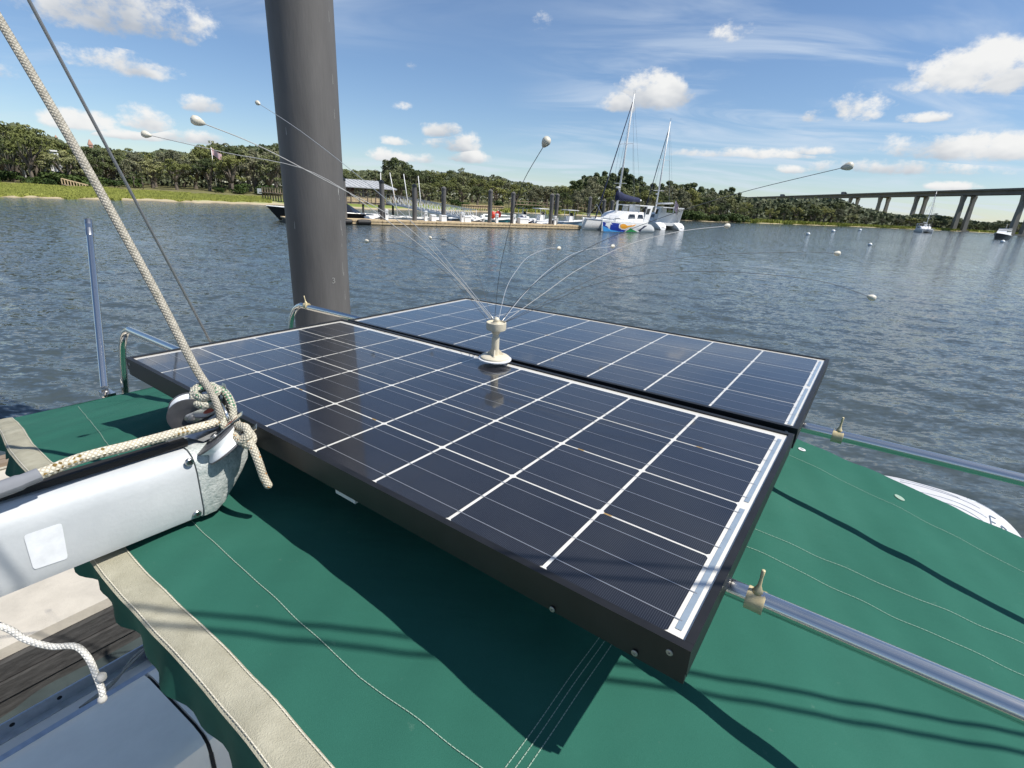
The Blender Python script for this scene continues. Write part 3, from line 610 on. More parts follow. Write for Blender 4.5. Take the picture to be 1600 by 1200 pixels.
for k in range(-9, 5):
    c = q2 + bd * span * k
    if np.dot(c - e0, bd) < 0: continue
    pr = MB(); pr.beam(c - [0, 0, 3.7] + bn * .6, c - [0, 0, 3.7] - bn * 10.6, 1.5, .8); cap = pr.build('pier_cap', 'bridgepier', br)
    for s in (-1.2, -8.8):
        p = c + bn * s; m = MB(); base = np.array([*(c + bn * (s + (1.0 if s > -5 else -1.0) * 0))[:2], -1.0])
        m.loft([[base + bd * x * 1.7 + bn * y * 1.5 for x, y in ((-1, -1), (1, -1), (1, 1), (-1, 1), (-1, -1))], [np.array([*p[:2], 21.5]) + bd * x * 1.2 + bn * y * 1.2 for x, y in ((-1, -1), (1, -1), (1, 1), (-1, 1), (-1, -1))], [np.array([*p[:2], BR - 3.9]) + bd * x * 1.2 + bn * y * 1.8 for x, y in ((-1, -1), (1, -1), (1, 1), (-1, 1), (-1, -1))]])
        m.build('column', 'bridgepier', br)
    m = MB(); m.box((*(c - bn * 5)[:2], .1), (4.2, 14.5, 1.6), (bd, bn, (0, 0, 1))); m.build('pier_footing', 'bridgepier', br)
for px, w, h, nm in ((1226, 13, 3.6, 'truck'), (1322, 9, 3.4, 'truck'), (1263, 4.5, 1.5, 'car'), (1368, 4.5, 1.6, 'car'), (1545, 4.6, 1.6, 'car'), (1492, 4.5, 1.5, 'car')):
    p = on_bridge(px) - bn * 2.5; t = thing(nm, {1226: 'long dark truck crossing the bridge above the trees', 1322: 'shorter dark truck crossing the bridge above the far oaks', 1263: 'small car on the bridge between the two trucks', 1368: 'small car on the bridge over the first clear pier', 1545: 'small car on the bridge nearest the right edge', 1492: 'small car on the bridge between the middle piers'}[px], nm, p - [0, 0, .2], 'vehicles on the bridge')
    A = (bd, bn, np.array([0, 0, 1.]))
    m = MB()
    if nm == 'truck':
        m.box(p + [0, 0, h / 2 + .5] - bd * 1.2, (w - 3, 2.4, h - .6), A); m.build('cargo_box', 'greycloth', t); m = MB(); m.box(p + bd * (w / 2 - 1.2) + [0, 0, 1.5], (2.2, 2.3, 2.4), A); m.build('cab', 'hullblack', t)
    else:
        m.box(p + [0, 0, .6], (w, 1.8, .6), A); m.box(p + [0, 0, 1.15], (w * .5, 1.6, .6), A); m.build('body', 'greycloth', t)
    for sx in (-.35, .35):
        m = MB(); m.lathe([(.35, -.1), (.35, .1)], p + bd * w * sx + bn * .9 + [0, 0, .25], bn, 10); m.build('wheel', 'black', t)
# ================================================================== MARINA
Z3 = np.array([0, 0, 1.])
fa = at_z(540, 350.5, 0); fb = at_z(908, 358.5, 0); fdv = (fb - fa) / np.linalg.norm(fb - fa); fnb = np.cross(Z3, fdv)
if fnb[1] < 0: fnb = -fnb
AX = (fdv, fnb, Z3)
def fd(px, back=0., z=0.55):
    """point on the float's front line at photo column px, then back metres behind it"""
    n = fnb; d = ray(px, 345); t = ((fa - EYE) @ n) / (d @ n); p = EYE + d * t
    for _ in range(2):
        q = p + fnb * back; d = ray(px, 345); n2 = fnb; t = ((fa + fnb * back - EYE) @ n2) / (d @ n2); q = EYE + d * t
    return np.array([q[0], q[1], z])
def zat(px, py, P):
    """height above water of photo point py at the distance of P"""
    d = ray(px, py); return H + math.hypot(P[0], P[1]) * d[2] / math.hypot(d[0], d[1])
fl = thing('floating_dock', 'long pale timber floating dock of the marina with dark waterline', 'dock', (*fa[:2], 0))
f0 = fa - fdv * 6; FLEN = np.linalg.norm(fb - f0)
m = MB(); m.box((f0 + fb) / 2 + fnb * 1.2 + Z3 * .47, (FLEN, 2.5, .12), AX); m.build('deck', 'timber', fl)
m = MB(); m.box((f0 + fb) / 2 + fnb * 1.2 + Z3 * .08, (FLEN - .2, 2.2, .5), AX); m.build('float_tank', 'black', fl)
nseg = int(FLEN / 3.2)
for i in range(nseg):
    c = f0 + fdv * FLEN * (i + .5) / nseg
    m = MB(); m.box(c - fnb * .09 + Z3 * .43, (FLEN / nseg - .05, .05, .16), AX); m.build('rim_board', 'timber', fl)
    m = MB(); m.box(c - fnb * .07 + Z3 * .17, (FLEN / nseg - .04, .04, .2), AX); m.build('lower_board', 'timber', fl)
    for q in range(6):
        m = MB(); m.box(c + fdv * (q - 2.5) * FLEN / nseg / 6 - fnb * .075 + Z3 * .31, (.28, .05, .09), AX); m.build('block', 'timber_grey', fl)
for px in (539, 569):
    t = thing('tyre_fender', 'black tyre fender on the float beside the big pile' if px < 550 else 'black tyre fender hung on the float, right of its twin', 'fender', fd(px, -.25, .3), 'tyre fenders on the float')
    m = MB(); c = fd(px, -.28, .28); m.lathe([(.10, -.75), (.26, -.7), (.3, -.3), (.3, .3), (.26, .7), (.10, .75)], c, fdv, 14); m.build('body', 'black', t, 40)
# piles of the float
PILES = [(539, 279), (598, 283), (648, 289), (693, 293), (765, 297), (800, 301), (860, 303.5), (868, 303.5), (919, 308), (941, 312.5), (954, 313.5)]
where = ['immediately right of the big near pile', 'in front of the pavilion roof end', 'between the bare dinghy masts', 'in front of the gangway truss', 'beside the red fender balls', 'right of the red fender balls', 'left one of the touching pair', 'right one of the touching pair', 'behind the blue hulled boat', 'over the catamaran bow', 'nearest the catamaran mast']
for (px, py), wh in zip(PILES, where):
    p = fd(px, 1.0 if px < 900 else 5.5, 0.); zt = zat(px, py, p); rr = .27
    t = thing('dock_pile', 'tall dark dock pile ' + wh, 'pile', p, 'piles of the floating dock')
    m = MB(); m.lathe([(rr, -1.), (rr, zt - .25), (rr, zt - .18)], p, Z3, 16); m.build('shaft', 'pile', t, 40)
    m = MB(); m.lathe([(rr + .03, zt - .22), (rr + .03, zt - .05), (.03, zt + .14)], p, Z3, 16); m.build('cap', 'hullblack' if px < 660 else 'pile', t)
# pavilion on its own piles
PB = 20.; pv0 = fd(545, PB); pv1 = fd(618, PB); pvl = np.linalg.norm(pv1 - pv0); 
zr0 = zat(575, 281, pv0); ze = zat(575, 293, pv0); zd = zat(575, 317, pv0)
pv = thing('pavilion', 'open timber pavilion with grey metal roof standing over the water', 'pavilion', (*pv0[:2], 0))
dp = 6.0; r0 = pv0 - fdv * 5; r1 = pv1 + fdv * 0.0
def PV(t, back, z): q = r0 + (r1 - r0) * t + fnb * back; return np.array([q[0], q[1], z])
for side, (b0, b1) in (('front', (-.8, dp / 2)), ('back', (dp + .8, dp / 2))):
    m = MB(); a, b, c, d = PV(0, b0, ze), PV(1, b0, ze), PV(.87, b1, zr0), PV(.0, b1, zr0)
    th = np.array([0, 0, .12]); m.add([a, b, c, d, a - th, b - th, c - th, d - th], [(0, 1, 2, 3), (7, 6, 5, 4), (0, 4, 5, 1), (1, 5, 6, 2), (2, 6, 7, 3), (3, 7, 4, 0)])
    rf = m.build('roof_slope', 'metalroof', pv)
    for k in range(17):
        t = k / 16; m = MB(); m.beam(PV(t, b0, ze + .02), PV(t * .87, b1, zr0 + .02), .06, .06); m.build('roof_seam', 'metalroof', rf)
m = MB(); m.add([PV(1, -.8, ze), PV(1, dp + .8, ze), PV(.87, dp / 2, zr0)], [(0, 1, 2)]); m.build('hip_end', 'metalroof', pv)
for t in (.02, .2, .4, .6, .8, .98):
    for bk in (.1, dp - .1):
        m = MB(); m.box((*PV(t, bk, 0)[:2], (ze + zd) / 2), (.26, .26, ze - zd), AX); m.build('post', 'timber_grey', pv)
    for s in (-1, 1):
        m = MB(); m.beam(PV(t, .1, ze - 1.), PV(min(1, max(0, t + s * .06)), .1, ze - .15), .14, .14); m.build('brace', 'timber_grey', pv)
    m = MB(); m.lathe([(.16, -1.), (.16, zd - .2)], PV(t, .3, 0), Z3, 8); m.build('stilt', 'wood_dark', pv)
m = MB(); m.box((PV(0, dp / 2, zd) + PV(1, dp / 2, zd)) / 2 - [0, 0, .12], (np.linalg.norm(r1 - r0), dp, .24), AX); m.build('floor', 'timber_grey', pv)
for k in range(4):
    for zz in (.15, .42, .68):
        a, b = PV(.25 + k * .15, -.05, zd + zz), PV(.25 + (k + 1) * .15 - .012, -.05, zd + zz); m = MB(); m.beam(a, b, .05, .24); m.build('rail_board', 'timber', pv)
for k in range(7):
    m = MB(); m.box(PV(.25 + k * .1, -.1, zd + .65), (.12, .12, 1.35), AX); m.build('rail_post', 'timber_grey', pv)
m = MB(); m.beam(PV(.2, -.1, zd + 1.36), PV(1, -.1, zd + 1.36), .16, .06); m.build('hand_rail', 'timber', pv)
for k in (.3, .62):
    m = MB(); m.beam(PV(k, -.13, zd + .8), PV(k + .1, -.13, zd + 1.25), .05, .14); m.build('cross_board', 'timber', pv)
m = MB(); m.box(PV(.45, 3.2, zd + 1.1), (2.6, 1.6, 2.2), AX); m.build('kiosk', 'brick', pv)
m = MB(); m.box(PV(.13, 4.5, zd + 1.2), (2.2, 1.2, 2.4), AX); m.build('booth', 'shadewhite', pv)
# gangway
g0 = PV(.95, .4, zd + .1); g1 = fd(738, 3.2, .75); gw = thing('gangway', 'white aluminium truss gangway sloping from pavilion down to the float', 'gangway', (*g0[:2], 0))
gd = (g1 - g0) / np.linalg.norm(g1 - g0); gs = np.cross(gd, Z3); gs /= np.linalg.norm(gs)
for s in (-.7, .7):
    m = MB(); m.beam(g0 + gs * s, g1 + gs * s, .12, .28); m.build('bottom_chord', 'white', gw)
    m = MB(); m.beam(g0 + gs * s + Z3 * 1.2, g1 + gs * s + Z3 * 1.2, .08, .08); m.build('top_chord', 'alu', gw)
    for k in range(17):
        a = g0 + (g1 - g0) * k / 16 + gs * s; m = MB(); m.beam(a, a + Z3 * 1.2, .06, .06, fdv); m.build('upright', 'white', gw)
        if k < 16: b = g0 + (g1 - g0) * (k + 1) / 16 + gs * s; m = MB(); m.beam(a + Z3 * 1.15, b + Z3 * .1, .05, .05); m.build('diagonal', 'alu', gw)
m = MB(); m.beam(g0, g1, 1.3, .06); m.build('walkway', 'alu', gw)
# ---- boats
def hullsecs(L, bm, zs, zb, bow=.0, draft=.25, n=9, tum=1.0):
    """rows of sections from stern (x=0) to bow (x=L); each half-open U from port sheer to starboard sheer"""
    out = []
    for i in range(n):
        t = i / (n - 1); w = bm / 2 * (1 - max(0, (t - .45) / .55) ** 2.2) * (.9 + .1 * min(1, t * 4)) + .02
        sh = zs + (zb - zs) * t ** 1.6; x = L * t + bow * 0; keel = -draft * (1 - t ** 5)
        fl_ = .80 - .25 * t; rake = bow * t ** 6
        out.append([(x + rake, -w, sh), (x + rake * .5, -w * (fl_ + .14), sh * .5), (x, -w * fl_, 0.02), (x, 0, keel), (x, w * fl_, 0.02), (x + rake * .5, w * (fl_ + .14), sh * .5), (x + rake, w, sh)])
    return out
def frame(P, heading):
    hx = np.array([heading[0], heading[1], 0.]); hx /= np.linalg.norm(hx); hy = np.cross(Z3, hx); P = np.array(P, float)
    return lambda p: P + hx * p[0] + hy * p[1] + Z3 * p[2]
def put(mb, T, name, m, parent, smooth=False): return mb.xf(T).build(name, m, parent, smooth)
def boat_hull(t, T, L, bm, zs, zb, m, deckm='white', bow=.4, draft=.25):
    s = hullsecs(L, bm, zs, zb, bow, draft); put(MB().loft(s), T, 'hull', m, t, 50)
    d = MB(); d.loft([[c[0], (c[0][0], 0, c[0][2] + .04), c[-1]] for c in s], False, False); d.v = [(x, y * .96, z - .02) for x, y, z in d.v]; put(d, T, 'deck', deckm, t)
    g = MB(); g.tube([(c[0][0], c[0][1], c[0][2]) for c in s] , .05, 6); g.tube([(c[-1][0], c[-1][1], c[-1][2]) for c in s], .05, 6); put(g, T, 'rub_rail', deckm, t)
def skiff(px0, px1, back, hullm, label, name='motor_boat', ttop=True, flip=False, extra=None, group=None, zs=.75, topm='white', hb=2.3):
    a = fd(px0, back, 0); b = fd(px1, back, 0); L = np.linalg.norm(b - a); st, hd = (b, a - b) if flip else (a, b - a)
    t = thing(name, label, 'boat', (*st[:2], 0), group); T = frame(st, hd); boat_hull(t, T, L, hb, zs, zs + .35, hullm)
    if ttop:
        m = MB(); m.box((L * .42, 0, zs + 1.75), (L * .38, hb * .72, .09)); put(m, T, 't_top', topm, t)
        for x in (.32, .5):
            for y in (-1, 1): m = MB(); m.tube([(L * x, y * .55, zs - .1), (L * x, y * .62, zs + 1.72)], .045, 6); put(m, T, 'top_leg', 'alu', t)
        m = MB(); m.box((L * .42, 0, zs + .4), (.9, .8, .95)); c = put(m, T, 'console', 'white', t); m = MB(); m.add([(L * .42 + .46, -.38, zs + .8), (L * .42 + .46, .38, zs + .8), (L * .42 + .3, .35, zs + 1.35), (L * .42 + .3, -.35, zs + 1.35)], [(0, 1, 2, 3)]); put(m, T, 'windscreen', 'glassdark', c)
    m = MB(); m.loft([[(x0, -w, z), (x0 - .5, -w, z), (x0 - .5, w, z), (x0, w, z), (x0, -w, z)] for x0, w, z in ((-.02, .1, .1), (-.02, .14, .5), (-.05, .22, zs + .1), (-.08, .22, zs + .45), (-.14, .14, zs + .55))]); put(m, T, 'outboard_motor', 'white', t)
    if extra: extra(t, T, L)
    return t
skiff(826, 868, 6.0, 'hullblack', 'dark hulled boat with white T top behind the touching pile pair', flip=False)
skiff(871, 914, 5.6, 'bluehull', 'pale blue hulled boat with white T top left of the catamarans', flip=False)
skiff(757, 800, 4.5, 'teal', 'teal hulled boat with white rails behind the red fender balls', ttop=False, extra=lambda t, T, L: [put(MB().tube([(L * .1, y, z), (L * .9, y * .7, z)], .07, 6), T, 'rail', 'white', t) for y in (-1.1, 1.1) for z in (.9, 1.35)])
skiff(802, 835, 9.0, 'hullblack', 'black boat with black canopy behind the white dock box', ttop=True, topm='hullblack', zs=.6)
skiff(725, 752, 4.2, 'greycloth', 'low boat under a pale grey tarpaulin right of the gangway foot', ttop=False, zs=.6, extra=lambda t, T, L: put(MB().loft([[(L * x, -w, .62), (L * x, 0, .62 + h), (L * x, w, .62)] for x, w, h in ((.02, 1.0, .3), (.4, 1.1, .75), (.8, .9, .5), (1.0, .2, .3))]), T, 'tarpaulin', 'shadewhite', t))
skiff(806, 828, 4.2, 'navy', 'low boat under a dark navy cover behind the white dock box', ttop=False, zs=.55, extra=lambda t, T, L: put(MB().loft([[(L * x, -w, .58), (L * x, 0, .58 + h), (L * x, w, .58)] for x, w, h in ((.02, .9, .3), (.4, 1.1, .9), (.8, .9, .4), (1.0, .2, .3))]), T, 'cover', 'navy', t))
def small_skiff_tubes(t, T, L):
    for y in (-.75, .75): put(MB().tube(catmull([(0, y, .55), (L * .6, y, .58), (L * .95, y * .4, .75)], 5), .24, 10), T, 'tube', 'shadewhite', t, True)
skiff(566, 590, 3.6, 'greycloth', 'small grey and white inflatable tender at the float below the pavilion', ttop=False, zs=.45, extra=small_skiff_tubes)
skiff(668, 692, 5.5, 'white', 'low white open boat before the gangway between two piles', ttop=False, zs=.5)
skiff(700, 724, 7.5, 'shadewhite', 'off white open boat under the low end of the gangway', ttop=False, zs=.55)
skiff(838, 858, 3.4, 'white', 'small white open boat close behind the float left of the touching piles', ttop=False, zs=.5)
# black hulled yacht half hidden behind the near pile
ya = fd(437, 4.5, 0); yb = fd(566, 4.5, 0); yl = np.linalg.norm(ya - yb); yt = thing('black_yacht', 'black hulled yacht half hidden behind the big near pile', 'boat', (*yb[:2], 0)); T = frame(yb, ya - yb)
boat_hull(yt, T, yl, 3.0, 1.0, 1.45, 'hullblack', bow=1.2, draft=.4)
put(MB().loft([[(x, -w, 1.0 + b), (x, -w * .8, 1.0 + h), (x, w * .8, 1.0 + h), (x, w, 1.0 + b)] for x, w, h, b in ((yl * .30, 1.2, .3, 0), (yl * .36, 1.3, 1.2, 0), (yl * .6, 1.25, 1.25, 0.1), (yl * .72, 1.0, .4, .15))]), T, 'cabin', 'white', yt)
put(MB().loft([[(x, -1.5, z0), (x, 0, z1), (x, 1.5, z0)] for x, z0, z1 in ((.0, .9, 1.0), (1.5, 1.1, 1.9), (3.2, 1.1, 2.3))]), T, 'cockpit_cover', 'hullblack', yt)
# sailing dinghies with bare masts
for i, (pb, pt_, yt_) in enumerate(((597, 597, 270), (623, 611, 270), (641, 632, 272), (660, 654, 275))):
    p = fd(pb, 4.0 if i else 9.0, 0); t = thing('sailing_dinghy', ['white sailing dinghy with bare mast behind the pile at the pavilion end', 'white sailing dinghy whose bare mast leans most, right of the pavilion roof', 'white sailing dinghy with bare mast, middle of the leaning three', 'white sailing dinghy with bare mast just right of its pile, rightmost of the row'][i], 'boat', p, 'sailing dinghies by the float'); T = frame(p - fdv * 1.6 + fnb * .2, fdv * (1 if i % 2 else -1) + fnb * .25)
    if i % 2 == 0: T = frame(p + fdv * 1.6, -fdv + fnb * .2)
    boat_hull(t, T, 3.6, 1.5, .65, .8, 'white', 'shadewhite', .2, .1)
    zt = zat(pt_, yt_, p); tp = fd(pt_, 4.0 if i else 9.0, zt); m = MB(); m.tube([p + Z3 * .5, tp], [.06, .045], 7); m.build('mast', 'white', t, True)
    m = MB(); bow = T(np.array([3.4, 0, .75])); m.tube([bow, p + (tp - p) * .12 + Z3 * .3], .02, 4); m.build('forestay', 'alu', t)
# dock furniture
def pedestal(px, label):
    p = fd(px, .7, .53); t = thing('dock_pedestal', label, 'pedestal', p, 'power pedestals on the float'); m = MB(); m.box(p + Z3 * .5, (.34, .3, 1.0), AX); m.build('post', 'white', t)
    m = MB(); m.prism([p + Z3 * 1.0 - fdv * .22 - fnb * .2, p + Z3 * 1.0 + fdv * .22 - fnb * .2, p + Z3 * 1.18 + fdv * .1 - fnb * .2, p + Z3 * 1.18 - fdv * .1 - fnb * .2], fnb * .4); m.build('head', 'white', t)
    m = MB(); m.box(p + Z3 * .7 - fnb * .16, (.2, .03, .22), AX); m.build('outlet', 'greycloth', t)
for px, lb in ((604, 'white power pedestal right of the pavilion pile'), (665, 'white power pedestal between two piles left of the gangway foot'), (722, 'white power pedestal at the gangway foot'), (776, 'white power pedestal right beside the red fender balls'), (803, 'white power pedestal next to the pile before the dock box'), (867, 'white power pedestal right of the touching pile pair')): pedestal(px, lb)
def dockbox(px, w, label):
    p = fd(px, .9, .53); t = thing('dock_box', label, 'storage box', p, 'white dock boxes'); m = MB(); m.box(p + Z3 * .32, (w, .7, .62), AX); m.build('bin', 'white', t); m = MB(); m.prism([p + Z3 * .63 - fdv * w * .52 - fnb * .4, p + Z3 * .63 - fdv * w * .52 + fnb * .4, p + Z3 * .78 - fdv * w * .52 + fnb * .2, p + Z3 * .72 - fdv * w * .52 - fnb * .38], fdv * w * 1.04); m.build('lid', 'white', t)
dockbox(817, 1.4, 'long white dock box before the navy covered boat'); dockbox(729, .9, 'short white dock box beside the gangway foot pedestal'); dockbox(692, .7, 'small white dock box left of the gangway foot behind its pile'); dockbox(676, .6, 'small rounded white dock box left of the gangway truss pile')
for px, z, lb in ((770, 1.45, 'red fender ball nearest the pile'), (778, 1.55, 'red fender ball on the right of the two')):
    p = fd(px, 2.6, z); t = thing('fender_ball', lb, 'fender', p, 'red fender balls'); m = MB(); m.ball(p, .42, 14, (1, 1, 1.1)); m.build('ball', 'red', t, True); m = MB(); m.lathe([(.1, .38), (.08, .55)], p, Z3, 8); m.build('eye', 'white', t)
# timber seawall and boardwalk on the bank behind
def bank(px, off, z): a = azi(ray(px, 320)); return polar(a, rshore(a) + off, z)
sw = thing('seawall', 'pale timber seawall with posts on the bank behind the gangway', 'seawall', bank(722, 4, 0))
for k in range(18):
    a, b = bank(722 + k * 3.6, 4, 1.15), bank(722 + (k + 1) * 3.6, 4, 1.15); m = MB(); m.beam(a, b, .12, .7); m.build('panel', 'timber', sw); m = MB(); m.lathe([(.2, -1.), (.2, 1.5)], [*a[:2], 0], Z3, 8); m.build('post', 'timber_grey', sw)
    m = MB(); m.beam(a + Z3 * .42, b + Z3 * .42, .8, .12); m.build('cap_board', 'timber', sw)
bw = thing('boardwalk', 'dark timber boardwalk with railing behind the moored T top boats', 'boardwalk', bank(800, 22, 0))
for k in range(20):
    a, b = bank(795 + k * 6, 22, 2.2), bank(795 + (k + 1) * 6, 22, 2.2); m = MB(); m.beam(a, b, 1.4, .2); m.build('plank_span', 'timber_grey', bw); m = MB(); m.beam(a + Z3 * 1.0, b + Z3 * 1.0, .1, .12); m.build('hand_rail', 'timber_grey', bw)
    m = MB(); m.lathe([(.1, 0), (.1, 3.2)], [*a[:2], 0], Z3, 6); m.build('post', 'timber_grey', bw)
# footbridge and pier at the left bank
pr = thing('timber_pier', 'weathered timber pier with railings on the bank left of the big pile', 'pier', bank(415, 20, 0))
for k in range(10):
    a, b = bank(412 + k * 4, 20 - k, 1.9), bank(412 + (k + 1) * 4, 19 - k, 1.9); m = MB(); m.beam(a, b, 1.6, .2); m.build('plank_span', 'timber_grey', pr); m = MB(); m.beam(a + Z3 * 1.1, b + Z3 * 1.1, .1, .12); m.build('hand_rail', 'timber_grey', pr); m = MB(); m.lathe([(.13, -1), (.13, 3.0)], [*a[:2], 0], Z3, 6); m.build('post', 'timber_grey', pr)
ps = solo(MB().box(bank(408, 26, 2.1), (1.0, .15, 1.1)), 'notice_board', 'white', 'small white notice board on the bank left of the big pile', 'notice board')
lp = thing('bank_footbridge', 'pale timber footbridge railing among shrubs on the far left bank', 'footbridge', bank(105, 44, 0))
for k in range(9):
    a, b = bank(105 + k * 4.4, 44, 2.4 - k * .12), bank(105 + (k + 1) * 4.4, 44, 2.3 - k * .12); m = MB(); m.beam(a, b, .16, .2); m.build('hand_rail', 'timber', lp); m = MB(); m.beam(a - Z3 * 1.1, b - Z3 * 1.1, 1.4, .2); m.build('plank_span', 'timber_grey', lp); m = MB(); m.lathe([(.1, 0), (.1, a[2])], [*a[:2], 0], Z3, 6); m.build('post', 'timber', lp)
# houses half hidden in the left trees
def house(px0, px1, off, ztop, zeave, label, chim=None):
    a, b = bank(px0, off, 0), bank(px1, off, 0); dv = (b - a); L = np.linalg.norm(dv); dv /= L; nb = np.cross(Z3, dv); nb = nb if nb @ a > 0 else -nb; g = 1.5
    t = thing('house', label, 'house', (*a[:2], g)); ax = (dv, nb, Z3)
    m = MB(); m.box((a + b) / 2 + nb * 5 + Z3 * (g + zeave) / 2, (L, 10, zeave - g), ax); m.build('wall', 'shadewhite', t)
    m = MB(); m.prism([a - dv * .6 - nb * .8 + Z3 * zeave, a - dv * .6 + nb * 10.8 + Z3 * zeave, a - dv * .6 + nb * 5 + Z3 * ztop], dv * (L + 1.2)); rf = m.build('roof', 'houseroof', t)
    for f in np.arange(.12, .95, .19):
        for z in (g + 2.2, g + 5.6):
            if z + 1.4 > zeave: continue
            c = a + dv * L * f - nb * .04 + Z3 * z; m = MB(); m.box(c, (1.1, .1, 1.8), ax); w = m.build('window', 'white', t); m = MB(); m.box(c - nb * .06, (.9, .06, 1.6), ax); m.build('pane', 'glassdark', w)
    for f in np.linspace(.02, .98, 7):
        m = MB(); m.box(a + dv * L * f - nb * 2.2 + Z3 * (g + 3.0), (.3, .3, 3.4 * 2 - .8), ax); m.build('porch_column', 'white', t)
    m = MB(); m.box((a + b) / 2 - nb * 1.3 + Z3 * (g + 6.4), (L, 2.6, .3), ax); m.build('porch_roof', 'white', t)
    if chim:
        for f, zc in chim: m = MB(); m.loft([[a + dv * L * f + nb * 5 + dv * x * s + nb * y * s + Z3 * z for x, y in ((-1, -1), (1, -1), (1, 1), (-1, 1), (-1, -1))] for z, s in ((ztop - 1, .5), (zc - 1.9, .5), (zc - 1.8, .65), (zc - 1.5, .65), (zc, .1))]); m.build('chimney', 'brick', rf)
house(-40, 50, 78, 10.5, 8, 'white two storey house with porch seen through the far left oaks')
zc = zat(118, 208, bank(118, 130, 0)); house(70, 190, 130, zc - 4.2, zc - 8.5, 'large pale house behind the left oaks with two orange chimneys', ((.36, zc - .9), (.78, zc - 1.2)))
house(92, 106, 62, 6.0, 4.6, 'small white cottage at the foot of the oaks left of the thick rope')
# flagpole on the lawn
fp = bank(342, 66, gz(66)); zt = zat(335, 230, fp); fg = thing('flagpole', 'white flagpole with red striped flag before the oaks left of the big pile', 'flagpole', fp); m = MB(); m.tube([fp, [*fp[:2], zt]], [.13, .06], 8); m.build('pole', 'white', fg, True)
m = MB(); m.grid(lambda s, t: np.array([fp[0] + s * 2.6, fp[1] + .25 * math.sin(s * 7), zt - .2 - t * 1.7 - s * 1.5]), 8, 3); m.build('flag', mat('flag_cloth', (.62, .22, .22), .8, col2=(.75, .68, .68), vscale=2.5, stretch=(.3, .3, 3)), fg, True)
